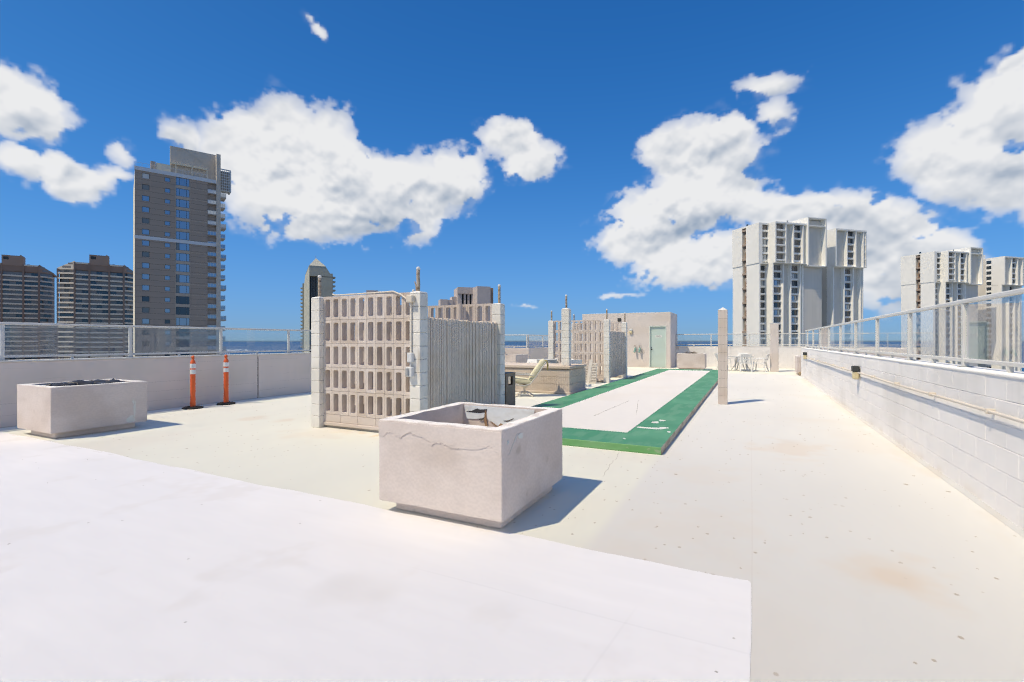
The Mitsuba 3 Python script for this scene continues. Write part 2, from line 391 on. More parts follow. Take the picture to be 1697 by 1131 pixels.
mat('cushion_under', weather((0.36, 0.31, 0.13), 0.08, 8, 0.05), 0.85)
mat('tube_metal', (0.55, 0.55, 0.52), 0.35)
mat('plastic_white', (0.78, 0.78, 0.76), 0.4)
mat('plastic_grey', weather((0.46, 0.46, 0.43), 0.05, 3, 0.03), 0.5)
mat('slat_paint', weather((0.70, 0.66, 0.60), 0.07, 6, 0.05), 0.6)
mat('crack_brown', (0.48, 0.41, 0.36), 0.9)
mat('soil', weather((0.13, 0.10, 0.075), 0.1, 9, 0.2), 0.95, grain(40, 3), 0.02)
mat('black_plastic', (0.05, 0.05, 0.055), 0.4)
mat('verdigris', weather((0.25, 0.42, 0.38), 0.15, 12, 0.1), 0.45)
mat('peel_white', weather((0.66, 0.70, 0.73), 0.08, 9, 0.08), 0.7)
mat('rust', weather((0.30, 0.19, 0.115), 0.15, 14, 0.2, (0.5, 0.4, 0.3)), 0.9)
mat('sign_white', (0.74, 0.74, 0.70), 0.5)
mat('sign_ink', (0.05, 0.05, 0.055), 0.5)
mat('rock', weather((0.36, 0.28, 0.19), 0.12, 8, 0.15), 0.9)
# towers
mat('tower_brown', proc(lambda p, n, uv: mi.Color3f(0.37, 0.30, 0.245) * (0.94 + 0.12 * fbm(p.x * .3, p.y * .3, p.z * 2.5, 3)) * (1 - 0.35 * smoothstep(0.07, 0.03, dr.abs(p.z / 1.41 - dr.floor(p.z / 1.41 + 0.5)) * 1.41))), 0.75)
mat('tower_beige', weather((0.47, 0.40, 0.33), 0.06, 0.2, 0.05), 0.75)
mat('tower_concrete', weather((0.56, 0.51, 0.44), 0.08, 0.25, 0.05), 0.75)
mat('tower_band', (0.62, 0.64, 0.66), 0.5)
mat('tower_cream', (0.70, 0.64, 0.50), 0.6)
mat('dark_glass', {'type': 'rgb', 'value': [0.03, 0.045, 0.06]}, 0.05, spec=0.9)
mat('sky_glass', {'type': 'rgb', 'value': [0.34, 0.39, 0.45]}, 0.04, spec=1.0, metallic=0.65)
mat('curtain_glass', {'type': 'rgb', 'value': [0.16, 0.17, 0.165]}, 0.15, spec=0.8)
mat('bronze_glass', {'type': 'rgb', 'value': [0.21, 0.18, 0.155]}, 0.12, spec=0.8)
mat('window_frame', (0.075, 0.08, 0.085), 0.4)
mat('balcony_white', (0.60, 0.62, 0.62), 0.4)
mat('condo_wall', weather((0.29, 0.20, 0.155), 0.05, 0.2, 0.06), 0.75)
mat('condo_slab', weather((0.72, 0.64, 0.53), 0.05, 0.4, 0.05), 0.75)
mat('condo_brick', weather((0.36, 0.25, 0.19), 0.05, 0.3, 0.06), 0.8)
mat('pointed_wall', weather((0.40, 0.40, 0.335), 0.05, 0.2, 0.04), 0.7)
mat('pink_wall', proc(lambda p, n, uv: mi.Color3f(0.50, 0.445, 0.425) * (0.97 + 0.06 * fbm(p.x * .4, p.y * .4, p.z * 1.5, 3))), 0.75)
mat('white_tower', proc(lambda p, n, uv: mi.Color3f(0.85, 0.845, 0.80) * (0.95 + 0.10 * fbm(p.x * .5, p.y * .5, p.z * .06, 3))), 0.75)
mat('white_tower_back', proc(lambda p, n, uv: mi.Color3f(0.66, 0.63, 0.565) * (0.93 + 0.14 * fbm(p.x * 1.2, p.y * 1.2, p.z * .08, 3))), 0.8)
mat('city', weather((0.20, 0.205, 0.19), 0.1, 0.01, 0.2), 0.9)
mat('sea_water', proc(lambda p, n, uv: mi.Color3f(0.018, 0.085, 0.21) * (0.9 + 0.2 * fbm(p.x * 0.004, p.y * 0.004, 0, 3))), 0.55, spec=0.15)
mat('foam', (0.8, 0.8, 0.8), 0.9)
scene['rail_glass'] = {'type': 'blendbsdf', 'weight': 0.055, 'bsdf_0': {'type': 'thindielectric', 'int_ior': 1.52}, 'bsdf_1': {'type': 'twosided', 'nested': {'type': 'diffuse', 'reflectance': rgb(0.50, 0.60, 0.66)}}}
scene['hazy_glass'] = {'type': 'blendbsdf', 'weight': 0.13, 'bsdf_0': {'type': 'thindielectric', 'int_ior': 1.60, 'specular_transmittance': rgb(0.92, 0.97, 1.0)},
                       'bsdf_1': {'type': 'twosided', 'nested': {'type': 'diffuse', 'reflectance': rgb(0.50, 0.60, 0.68)}}}

# ------------------------------------------------------------------ setting: ground, sea, roof deck
def disc(r0, r1, z, n=96):
    a = np.linspace(0, 2 * PI, n, endpoint=False)
    ring = lambda r: np.stack([r * np.cos(a), r * np.sin(a), 0 * a + z], 1)
    if r0 == 0:
        v = np.vstack([ring(r1), [[0, 0, z]]])
        f = [[i, (i + 1) % n, n] for i in range(n)]
    else:
        v = np.vstack([ring(r0), ring(r1)])
        f = [q for i in range(n) for q in ([i, (i + 1) % n + n, (i + 1) % n], [i, i + n, (i + 1) % n + n])]
        f = [g[::-1] for g in f]
    m = trimesh.Trimesh(v, f, process=False)
    if m.face_normals[:, 2].mean() < 0:
        m.invert()
    return m


add('sea', disc(0, 36000, -50.6, 240), 'sea_water', kind='structure', label='deep blue sea reaching to the horizon')
add('city_ground', disc(0, 1050, -50.0), 'city', kind='structure', label='grey city ground far below the roof')
DECK = Polygon([(-11.85, -7), (2.2, -7), (2.2, 23.45), (5.6, 23.45), (5.6, 30.3), (-10.3, 30.3), (-10.3, 22.45), (-11.85, 22.45)])
deck = prism(DECK, 0.4)
add('roof_deck', mv(deck, 0, 0, -0.4), 'deck_membrane', kind='structure', label='cream and pale pink coated roof deck with dark specks and stains')
edge = [(-11.6, -6.9), (0.0, -6.9)] + [(0.0 + 0.006 * math.sin(k * 1.7), y) for k, y in enumerate(np.linspace(-1, 3.335, 10))]
edge += [(x, 3.36 + 0.012 * math.sin(x * 3) + 0.008 * math.sin(x * 7.3) + (0.05 * min(1, max(0, (-x - 5) / 3)))) for x in np.linspace(-0.012, -11.6, 60)]
add('white_coating', mv(prism(Polygon(edge), 0.0045), 0, 0, 0.0), 'white_coating', kind='structure', label='fresh white roof coating over the near part of the deck')

# ------------------------------------------------------------------ parapet walls
H_L, H_R = 1.15, 1.21
w = thing('left_parapet_wall', 'pinkish shaded parapet wall along the left edge behind the orange posts', 'wall')
add(w + '__panel', cb(-11.85, -11.6, -7, 8.42, 0.0, H_L - .02, .01), 'left_stucco')
add(w + '__panel', cb(-11.85, -11.6, 8.445, 22.2, 0.0, H_L - .02, .01), 'left_stucco')
add(w + '__joint', bx(-11.80, -11.63, 8.40, 8.46, 0, H_L - .03), 'joint_dark')
add(w + '__coping', cb(-11.87, -11.585, -7, 8.41, H_L - .02, H_L + .01, .008), 'post_paint')
add(w + '__coping', cb(-11.87, -11.585, 8.45, 22.2, H_L - .02, H_L + .01, .008), 'post_paint')
w = thing('stepped_parapet_wall', 'parapet wall that steps inward at the far left, behind the square planter and bar counter', 'wall')
add(w + '__panel', cb(-11.85, -10.03, 22.2, 22.45, 0, H_L, .01), 'house_paint')
add(w + '__panel', cb(-10.28, -10.03, 22.452, 30.0, 0, H_L, .01), 'left_stucco')
w = thing('far_parapet_wall', 'sunlit white parapet wall at the far end behind the patio table', 'wall')
for k in range(24):
    for j in range(6):
        pass
add(w + '__core', bx(-10.28, 5.6, 30.012, 30.3, 0, H_R - .03), 'house_paint')
fp = mikit.ply(cb(0, .397, 0, .03, 0, .199, .004))
nblk = int((5.4 + 4.0) / 0.4)
for j in range(6):
    for k in range(nblk + 1):
        x = -4.0 + k * 0.4 + (0.2 if j % 2 else 0)
        add(w + '__block', fp, 'white_block', to_world=T().translate([x, 30.0 - rng.random() * .002, j * .2]))
add(w + '__coping', cb(-10.28, 5.6, 29.98, 30.31, H_R - .03, H_R, .006), 'post_paint')
w = thing('corner_parapet_wall', 'end of the right hand wall returning behind the far corner planter', 'wall')
add(w + '__panel', cb(2.2, 5.6, 23.45, 23.7, 0, H_R - .003, .01), 'house_paint')
add(w + '__panel', cb(5.35, 5.6, 23.702, 30.0, 0, H_R - .003, .01), 'house_paint')

w = thing('right_parapet_wall', 'long white painted block parapet wall along the right edge below the glass railing', 'wall')
add(w + '__core', bx(1.915, 2.2, -7, 23.70, 0, H_R - .04), 'white_block')
blk = [mikit.ply(cb(0, .03, 0, 0.399, 0, .1988, c)) for c in (.004, .005, .006)]
half = mikit.ply(cb(0, .03, 0, .1975, 0, .1985, .005))
far_blocks = []
for j in range(6):
    for k in range(-3, 60):
        y = k * 0.4 + (0.2 if j % 2 else 0.0)
        if y > 23.4:
            continue
        x = 1.9 - rng.random() * .0035
        z = j * 0.2008
        if 0 <= k < 46:
            d = abs(y - 3.95) < 0.3
            if d and y < 4.06 < y + .4:           # the control joint: a straight cut with half blocks either side
                add(w + '__block', mikit.ply(cb(0, .03, 0, 4.05 - y, 0, .1985, .005)) if 4.05 - y > .02 else half, 'white_block', to_world=T().translate([x, y, z]))
                if y + .4 - 4.068 > .02:
                    add(w + '__block', mikit.ply(cb(0, .03, 0, y + .3975 - 4.068, 0, .1985, .005)), 'white_block', to_world=T().translate([x, 4.068, z]))
                continue
            add(w + '__block', blk[(j * 7 + k) % 3], 'white_block', to_world=T().translate([x, y, z]))
        else:
            far_blocks.append(mv(cb(0, .03, 0, min(.3975, 23.7 - y), 0, .1985, .005), x, y, z))
key = add(w + '__far_blocks', cat(far_blocks), 'white_block')
tag(key, kind='stuff')
add(w + '__control_joint', bx(1.9055, 1.914, 4.051, 4.067, 0.0, 1.19), 'rock')
add(w + '__coping', cb(1.888, 2.22, -7, 23.70, H_R - .012, H_R + .012, .008), 'cap_mortar')
add(w + '__cove', trimesh.Trimesh(*(lambda a: (a.vertices, a.faces))(prism(Polygon([(0, 0), (.035, 0), (.035, .035)]), 30.7).apply_transform(np.array([[1, 0, 0, 1.865], [0, 0, 1, -7], [0, 1, 0, 0.002], [0, 0, 0, 1.0]])))), 'deck_membrane')

# ------------------------------------------------------------------ glass railings


def railing(label, p0, p1, posts, z0, z1, zfoot, glass, bar=.05, mids=True, group=None):
    """a run of glass railing from p0 to p1 (plan points) with posts at these distances"""
    p0, p1 = np.array(p0, float), np.array(p1, float)
    L = float(np.linalg.norm(p1 - p0))
    a = math.degrees(math.atan2(*(p1 - p0)[::-1]))
    tw = T().translate([float(p0[0]), float(p0[1]), 0]).rotate([0, 0, 1], a)
    t = thing('glass_railing', label, 'railing', group)
    add(t + '__top_rail', cb(0, L, -.032, .032, z1 - .045, z1, .01), 'rail_paint', to_world=tw)
    add(t + '__bottom_rail', cb(0, L, -.022, .022, z0, z0 + .04, .006), 'rail_paint', to_world=tw)
    post = mikit.ply(cb(-.027, .027, -.027, .027, zfoot, z1 - .046, .006))
    plate = mikit.ply(cb(-.06, .06, -.05, .05, zfoot, zfoot + .012, .003))
    stub = mikit.ply(cb(-.022, .022, -.018, .018, zfoot, z0 - .001, .004))
    for x in posts:
        k = add(t + '__post', post, 'rail_paint', to_world=tw @ T().translate([x, 0, 0]))
        add(k + '__base_plate', plate, 'plate_steel', to_world=tw @ T().translate([x, 0, 0]))
    ends = sorted(set([0.0] + list(posts) + [L]))
    for x0, x1 in zip(ends[:-1], ends[1:]):
        if x1 - x0 < .15:
            continue
        g = .034
        add(t + '__glass_pane', quad((x0 + g, 0, z0 + .041), (x1 - g, 0, z0 + .041), (x1 - g, 0, z1 - .047), (x0 + g, 0, z1 - .047)), glass, to_world=tw)
        if mids:
            add(t + '__bracket', stub, 'rail_paint', to_world=tw @ T().translate([(x0 + x1) / 2, 0, 0]))
    return t


railing('hazy glass railing with pale posts on the left parapet wall', (-11.7, -6), (-11.7, 22.3), [6 + 3.62 + 1.94 * k for k in range(-4, 10)], 1.205, 1.83, H_L + .01, 'hazy_glass')
railing('short glass railing on the stepped wall facing us at the far left', (-11.6, 22.3), (-10.15, 22.3), [1.42], 1.21, 1.83, H_L, 'rail_glass')
railing('glass railing on the shaded inner step of the far left wall', (-10.15, 22.38), (-10.15, 29.9), [.05, 1.95, 3.9, 5.8, 7.4], 1.21, 1.83, H_L, 'rail_glass')
railing('glass railing with thin pale posts along the far wall behind the patio table', (-4.05, 30.15), (5.4, 30.15), [.12, 2.0, 3.98, 5.97, 7.95], 1.275, 1.915, H_R, 'rail_glass', mids=True)
railing('long tall glass railing on top of the white right hand wall', (2.06, -4), (2.06, 23.55), [4 + .79 + 2.0 * k for k in range(-2, 12)], 1.275, 1.945, H_R + .012, 'rail_glass')

# conduit along the right wall, wall lights
t = thing('wall_conduit', 'cream pipe running along the right hand wall below the railing', 'pipe')
add(t + '__pipe', tube([(1.858, y, .885 + .004 * math.sin(y * 1.3)) for y in np.linspace(-3, 22.6, 40)], .014, 10), 'pipe_cream', True)
for y in np.arange(1.1, 22, 1.5):
    add(t + '__clamp', cb(1.838, 1.9, y, y + .03, .865, .91, .004), 'pipe_cream')


def wall_light(x, y, z, rz, label, group=None, w=.165):
    t = thing('wall_light', label, 'wall light', group)
    tw = place(x, y, z, rz)
    add(t + '__housing', cb(-w / 2, w / 2, -.115, 0, .0, .11, .012), 'dark_metal', to_world=tw)
    add(t + '__lens', cb(-w / 2 + .008, w / 2 - .008, -.105, -.004, -.15, -.001, .02), 'lens_yellow', to_world=tw)
    return t


wall_light(1.885, 11.4, .905, 270, 'nearer wall light with black top and yellowed lens, larger one on the right wall')
wall_light(1.885, 21.2, .97, 270, 'farther wall light with yellowed lens, near the far end of the right wall')

# ------------------------------------------------------------------ shuffleboard platform
t = thing('court_platform', 'low green edged shuffleboard platform with a white playing surface', 'platform')
add(t + '__slab', cb(-4.22, -1.05, 6.56, 25.4, 0.0, .10, .006), 'court_green')
add(t + '__playing_surface', bx(-3.54, -1.69, 7.40, 24.4, .1005, .1045), 'court_white')
line = lambda a, b, w=.008: quad(*[(p[0] + s * w * (b[1] - a[1]) / math.hypot(b[0] - a[0], b[1] - a[1]), p[1] - s * w * (b[0] - a[0]) / math.hypot(b[0] - a[0], b[1] - a[1]), .1065) for p, s in ((a, 1), (b, 1), (b, -1), (a, -1))])
add(t + '__worn_line', line((-2.62, 8.75), (-2.55, 11.3)), 'bare_concrete', label='faint worn court line on the left')
add(t + '__worn_line', line((-1.95, 9.3), (-2.35, 11.4), .006), 'bare_concrete', label='faint worn court line on the right')


def blob(cx, cy, rx, ry, seed, n=40, amp=.35):
    r = random.Random(seed)
    ph = [r.uniform(0, 6.3) for _ in range(5)]
    pts = []
    for i in range(n):
        a = 2 * PI * i / n
        k = 1 + amp * sum(math.sin((m + 2) * a + ph[m]) / (m + 1.4) for m in range(5)) * .6
        pts.append((cx + rx * k * math.cos(a), cy + ry * k * math.sin(a)))
    return Polygon(pts).buffer(0)


chips = [blob(-1.45, 7.95, .20, .075, 1), blob(-1.26, 8.05, .07, .09, 2), blob(-1.47, 8.55, .05, .12, 3), blob(-1.40, 8.80, .05, .09, 4), blob(-1.13, 7.75, .03, .05, 5)]
for c in chips:
    for g in getattr(c, 'geoms', [c]):
        add(t + '__paint_chip', mv(prism(g, .0015), 0, 0, .1002), 'chip_white')

# ------------------------------------------------------------------ block screens
def ring_block(w=.190, h=.402, d=.10, hw=.112, hh=.308, r=.022):
    hole = sbox(-hw / 2 + r, -hh / 2 + r, hw / 2 - r, hh / 2 - r).buffer(r, quad_segs=4)
    body = sbox(-w / 2 + .004, -h / 2 + .004, w / 2 - .004, h / 2 - .004).buffer(.004, quad_segs=1)
    m = prism(body.difference(hole), d)
    return mv(stand(m), 0, d, 0)          # front face at y = 0, back at y = d


RING = mikit.ply(ring_block())
POSTB = mikit.ply(cb(-.1, .1, -.1, .1, .002, .2012, .006))
CAPB = mikit.ply(trimesh.convex.convex_hull(np.array([(sx * .1, sy * .1, 0) for sx in (-1, 1) for sy in (-1, 1)] + [(sx * .085, sy * .085, .025) for sx in (-1, 1) for sy in (-1, 1)] + [(0, 0, .042)])))
BASEB = mikit.ply(cb(0, .384, 0, .10, 0, .131, .004))
POLE = mikit.ply(tube([(0, 0, 0), (.002, 0, .12), (-.002, .002, .26), (0, 0, .36)], [.027, .028, .027, .027], 12), None, True)
POLECAP = mikit.ply(lathe([(0, 0), (.031, 0), (.031, .03), (.022, .046), (0, .05)], 14), None, True)


def enclosure(Y0, label, group, detail):
    t = thing('screen_enclosure', label, 'screen enclosure', group)
    XL, XR, Y1 = -6.77, -4.63, Y0 + 2.65          # post centres
    P = [(XL, Y0 + .1), (XR, Y0 + .1), (XR, Y1 + .1), (XL, Y1 + .1)]
    for i, (x, y) in enumerate(P):
        k = add(t + '__post', bx(x - .09, x + .09, y - .09, y + .09, 0, 2.235), 'joint_dark')
        for j in range(11):
            a = rng.uniform(-.25, .25)
            add(k + '__block', POSTB, 'post_paint', to_world=place(x + rng.uniform(-.001, .001), y + rng.uniform(-.001, .001), j * .2032, a))
        add(k + '__cap', CAPB, 'cap_mortar', to_world=place(x, y, 2.2375))
        px = x + (.0, -.01, .02, -.02)[i]
        q = add(t + '__pole', POLE, 'pole_metal', to_world=place(px, y, 2.262, i * 70))
        add(q + '__cap', POLECAP, 'cap_mortar', to_world=place(px, y, 2.262 + .345))
    if detail:
        add(t + '__pole', tube([(XR - .045, Y0 + .1, 2.25), (XR - .05, Y0 + .1, 2.36), (XR - .07, Y0 + .09, 2.43)], [.013, .012, .008], 8), 'pole_metal', True, label='thin broken stub beside the pole')

    def wall(n, tw, name):
        k = t + '__' + name
        for r in range(5):
            for c in range(n):
                add(k + '__block', RING, rng.choice(('screen_paint', 'screen_paint', 'screen_paint_pale', 'screen_paint_dull')), to_world=tw @ T().translate([.097 + c * .194 + rng.uniform(-.0008, .0008), rng.uniform(-.0015, .0015), .237 + .203 + r * .4064]))
        for c in range(int(n * .194 / .388 + .01)):
            add(k + '__base_block', BASEB, 'screen_paint', to_world=tw @ T().translate([.002 + c * .388, .003, .104]))
        add(k + '__base_rail', cb(0, n * .194, -.022, .15, .045, .102, .008), 'screen_paint', to_world=tw)
        add(k + '__foot', cb(.02, n * .194 - .02, .03, .13, 0, .044, .004), 'bare_concrete', to_world=tw)
    wall(10, place(XL + .101, Y0 + .095), 'front_wall')
    wall(10, place(XL + .101, Y1 + .005), 'back_wall')
    if detail:
      wall(12, T().translate([XL + .095, Y0 + .21, 0]).rotate([0, 0, 1], 90), 'side_wall')
    # fluted wall: ribs of uneven height between the right hand posts
    ribs, y = [], Y0 + .215
    while y < Y1 - .03:
        wd = rng.choice((.040, .046, .052, .06))
        dp = rng.choice((0, .012, .02, .006))
        ribs.append(cb(XR - .08, XR + .035 - dp, y, y + wd, .145, 1.865 + rng.choice((0, .006, .018, .012)), .006))
        y += wd + .012
    add(t + '__fluted_wall', cat(ribs), 'flute_paint')
    add(t + '__fluted_backing', bx(XR - .07, XR - .012, Y0 + .205, Y1 - .005, .15, 1.85), 'flute_paint')
    return t


enc = enclosure(6.0, 'nearer pink breeze block screen enclosure with white block corner posts, behind the broken planter', None, True)
enc2 = enclosure(17.0, 'farther pink breeze block screen enclosure beside the stair house', None, False)
# electrical conduit on the near right hand post
t = thing('electrical_conduit', 'white conduit with grey boxes running over the near screen and down its corner post', 'conduit')
cx, cy = -4.685, 5.985
add(t + '__pipe', tube([(cx, cy, 2.1), (cx, cy - .003, 1.7), (cx, cy, 1.31)], .013, 10), 'pipe_cream', True)
add(t + '__pipe', tube([(-6.5, 6.14, 2.31), (-6.4, 6.10, 2.285), (-5.6, 6.10, 2.288), (-5.12, 6.085, 2.293), (-4.95, 6.06, 2.235), (-4.80, 6.03, 2.15), (-4.72, 5.985, 2.15)], .013, 10), 'pipe_cream', True)
add(t + '__junction_box', cb(-4.735, -4.615, 5.91, 5.997, 2.09, 2.2, .012), 'pipe_cream')
add(t + '__switch_box', cb(-4.735, -4.635, 5.935, 5.997, 1.17, 1.32, .01), 'conduit_gray')
add(t + '__outlet_box', cb(-4.745, -4.625, 5.92, 5.997, .95, 1.10, .012), 'conduit_gray')
add(t + '__outlet_cover', cb(-4.735, -4.68, 5.895, 5.919, .965, 1.085, .008), 'plate_steel')
add(t + '__pipe', tube([(cx, 5.97, 1.17), (cx, 5.97, 1.10)], .012, 8), 'conduit_gray', True)
# the vent pipe inside the near enclosure
t = thing('vent_pipe', 'round pinkish pipe standing inside the near screen enclosure', 'pipe')
add(t + '__pipe', tube([(-5.42, 8.52, 0), (-5.42, 8.52, 2.27)], .065, 20), 'screen_paint', True)
add(t + '__collar', lathe([(0.064, 0), (.075, 0), (.075, .05), (.064, .05)], 20).apply_translation([-5.42, 8.52, .3]), 'screen_paint')

# ------------------------------------------------------------------ pillars


def scored_block(w, d, h, flutes, depth=.007, gap=.006):
    """a block with vertical scores on all four sides"""
    def side(L, n):
        pts, s = [], L / n
        for i in range(n):
            pts += [(-L / 2 + i * s + (gap / 2 if i else .003), 0), (-L / 2 + (i + 1) * s - (gap / 2 if i < n - 1 else .003), 0)]
            if i < n - 1:
                x = -L / 2 + (i + 1) * s
                pts += [(x - gap / 2 + .0001, depth), (x + gap / 2 - .0001, depth)]
        return pts
    a = [(x, -d / 2 + y) for x, y in side(w, flutes[0])]
    b = [(w / 2 - y, x) for x, y in side(d, flutes[1])]
    c = [(-x, d / 2 - y) for x, y in side(w, flutes[0])]
    e = [(-w / 2 + y, -x) for x, y in side(d, flutes[1])]
    return prism(Polygon(a + b + c + e).buffer(0), h)


SCB = mikit.ply(mv(scored_block(.205, .205, .199, (3, 3)), 0, 0, .002))


def pillar(x, y, rows, label, capped=True):
    t = thing('block_pillar', label, 'pillar')
    add(t + '__core', bx(x - .09, x + .09, y - .09, y + .09, 0, rows * .2032 - .01), 'joint_dark')
    for j in range(rows):
        add(t + '__block', SCB, 'screen_paint', to_world=place(x + rng.uniform(-.0015, .0015), y + rng.uniform(-.0015, .0015), j * .2032, rng.uniform(-.3, .3)))
    add(t + '__cap', trimesh.convex.convex_hull(np.array([(x + sx * .1, y + sy * .1, rows * .2032) for sx in (-1, 1) for sy in (-1, 1)] + [(x + sx * .07, y + sy * .07, rows * .2032 + .022) for sx in (-1, 1) for sy in (-1, 1)] + [(x, y, rows * .2032 + .07)])), 'cap_mortar')
    return t


pillar(-.595, 12.56, 11, 'freestanding pale block pillar with a white pointed cap beside the green court')
t = thing('square_pillar', 'smooth pinkish square pillar standing before the far wall beside the patio table', 'pillar')
add(t + '__shaft', cb(.86, 1.22, 26.75, 27.1, 0, 2.34, .012), 'house_paint')
add(t + '__cap', cb(.845, 1.235, 26.735, 27.115, 2.341, 2.375, .01), 'cap_mortar')

# ------------------------------------------------------------------ bar counter with its pillar
t = thing('bar_counter', 'low bar counter of scored blocks with a concrete top and the swivel chair before it', 'counter')
BX0, BX1, BY0, BY1 = -8.2, -4.55, 12.85, 14.32
add(t + '__core', bx(BX0 + .03, BX1 - .03, BY0 + .03, BY1 - .03, 0, .72), 'counter_paint')
SB = mikit.ply(mv(scored_block(.396, .05, .197, (7, 1), .006, .005), .2, .03, .0))
SBS = mikit.ply(mv(scored_block(.362, .05, .197, (7, 1), .006, .005), .185, .03, .0))
add(t + '__footing', cb(BX0, BX1 + .03, BY0 - .04, BY1, 0.0, .075, .02), 'counter_paint')
for j in range(3):
    for c in range(9):
        x = BX1 - .4 * (c + 1) + (0.0 if j % 2 else 0)
        if x > BX0 - .1:
            add(t + '__block', SB, 'counter_paint', to_world=place(x, BY0 - .004 + rng.uniform(-.001, .001), .078 + j * .2035))
    for c in range(4):
        add(t + '__block', SBS, 'counter_paint', to_world=T().translate([BX1 + .004, BY0 + .006 + c * .366, .078 + j * .2035]).rotate([0, 0, 1], 90))
ctop = cb(BX0 - .05, BX1 + .03, BY0 - .045, BY1 + .02, .715, .79, .012)
add(t + '__countertop', ctop, 'counter_paint')
t = thing('counter_pillar', 'white block pillar rising from the end of the bar counter', 'pillar')
add(t + '__core', bx(-4.88, -4.67, 13.12, 13.30, .791, 2.26), 'joint_dark')
for j in range(8):
    add(t + '__block', mikit.ply(cb(-.115, .115, -.1, .1, .001, .1985, .006)) if j == 0 else scene[t + '__block'], 'post_paint', to_world=place(-4.775, 13.21, .79 + j * .2032))
scene_fix = None
add(t + '__cap', CAPB, 'cap_mortar', to_world=place(-4.775, 13.21, .79 + 8 * .2032))
q = add(t + '__pole', POLE, 'pole_metal', to_world=place(-4.775, 13.21, 2.445, 30))
add(q + '__cap', POLECAP, 'cap_mortar', to_world=place(-4.775, 13.21, 2.445 + .345))

# ------------------------------------------------------------------ stair house
t = thing('stair_house', 'plain pinkish stair house with a pale green exit door beyond the green court', 'stair house')
HX0, HX1, HY0, HY1, HH = -9.1, -4.0, 28.0, 30.75, 3.09
DX0, DX1, DH = -5.15, -4.22, 2.36
front = Polygon([(HX0, 0), (HX1, 0), (HX1, HH), (HX0, HH)]).difference(sbox(DX0, -.1, DX1, DH))
add(t + '__front_wall', mv(stand(prism(front, .2)), 0, HY0 + .2, 0), 'house_paint')
add(t + '__side_wall', bx(HX1 - .2, HX1, HY0 + .2, HY1, 0, HH), 'house_paint')
add(t + '__side_wall', bx(HX0, HX0 + .2, HY0 + .2, HY1, 0, HH), 'house_paint')
add(t + '__back_wall', bx(HX0 + .2, HX1 - .2, HY1 - .2, HY1, 0, HH), 'house_paint')
add(t + '__roof', cb(HX0 - .003, HX1 + .003, HY0 - .003, HY1 + .003, HH, HH + .03, .01), 'cap_mortar')
fr = cat([cb(DX0 + .001, DX0 + .055, HY0 - .012, HY0 + .12, 0, DH - .002, .004), cb(DX1 - .055, DX1 - .001, HY0 - .012, HY0 + .12, 0, DH - .002, .004), cb(DX0 + .056, DX1 - .056, HY0 - .012, HY0 + .12, DH - .056, DH - .002, .004)])
add(t + '__door_frame', fr, 'frame_paint')
dk = add(t + '__door', cb(DX0 + .06, DX1 - .06, HY0 + .075, HY0 + .115, .02, DH - .06, .004), 'door_paint')
add(dk + '__handle', cat([tube([(DX0 + .115, HY0 + .075, 1.02), (DX0 + .115, HY0 + .02, 1.02), (DX0 + .22, HY0 + .02, 1.0)], .012, 8), lathe([(0, 0), (.035, 0), (.035, .012), (0, .012)], 14).apply_transform(trimesh.transformations.rotation_matrix(PI / 2, [1, 0, 0])).apply_translation([DX0 + .115, HY0 + .074, 1.02]), cb(DX0 + .09, DX0 + .14, HY0 + .05, HY0 + .074, 1.09, 1.15, .01)]), 'dark_metal')
add(t + '__threshold', cb(DX0 + .001, DX1 - .001, HY0 - .03, HY0 + .12, 0, .018, .004), 'bare_concrete')
add(t + '__vent', cb(-6.95, -6.75, HY0 - .05, HY0 - .001, 2.63, 2.83, .01), 'dark_metal')
s = thing('exit_sign', 'small white sign reading EXIT on the pale green door', 'sign')
add(s + '__plate', cb(-4.83, -4.47, HY0 + .066, HY0 + .0745, 1.70, 1.83, .002), 'sign_white')
tx = meshkit.text_mesh('EXIT', .075, .003, True)
tx.apply_translation([-tx.bounds[:, 0].mean(), -tx.bounds[:, 1].mean(), 0])
tx = stand(tx)
tx.apply_translation([-4.65, HY0 + .0655, 1.765])
add(s + '__lettering', tx, 'sign_ink')
wl = thing('bulkhead_light', 'bulkhead wall light with cream lens on the stair house wall left of the door', 'wall light')
add(wl + '__housing', cb(-6.30, -6.08, HY0 - .10, HY0 - .001, 2.08, 2.20, .03), 'conduit_gray')
add(wl + '__lens', cb(-6.285, -6.095, HY0 - .12, HY0 - .001, 1.93, 2.079, .03), 'lens_yellow')
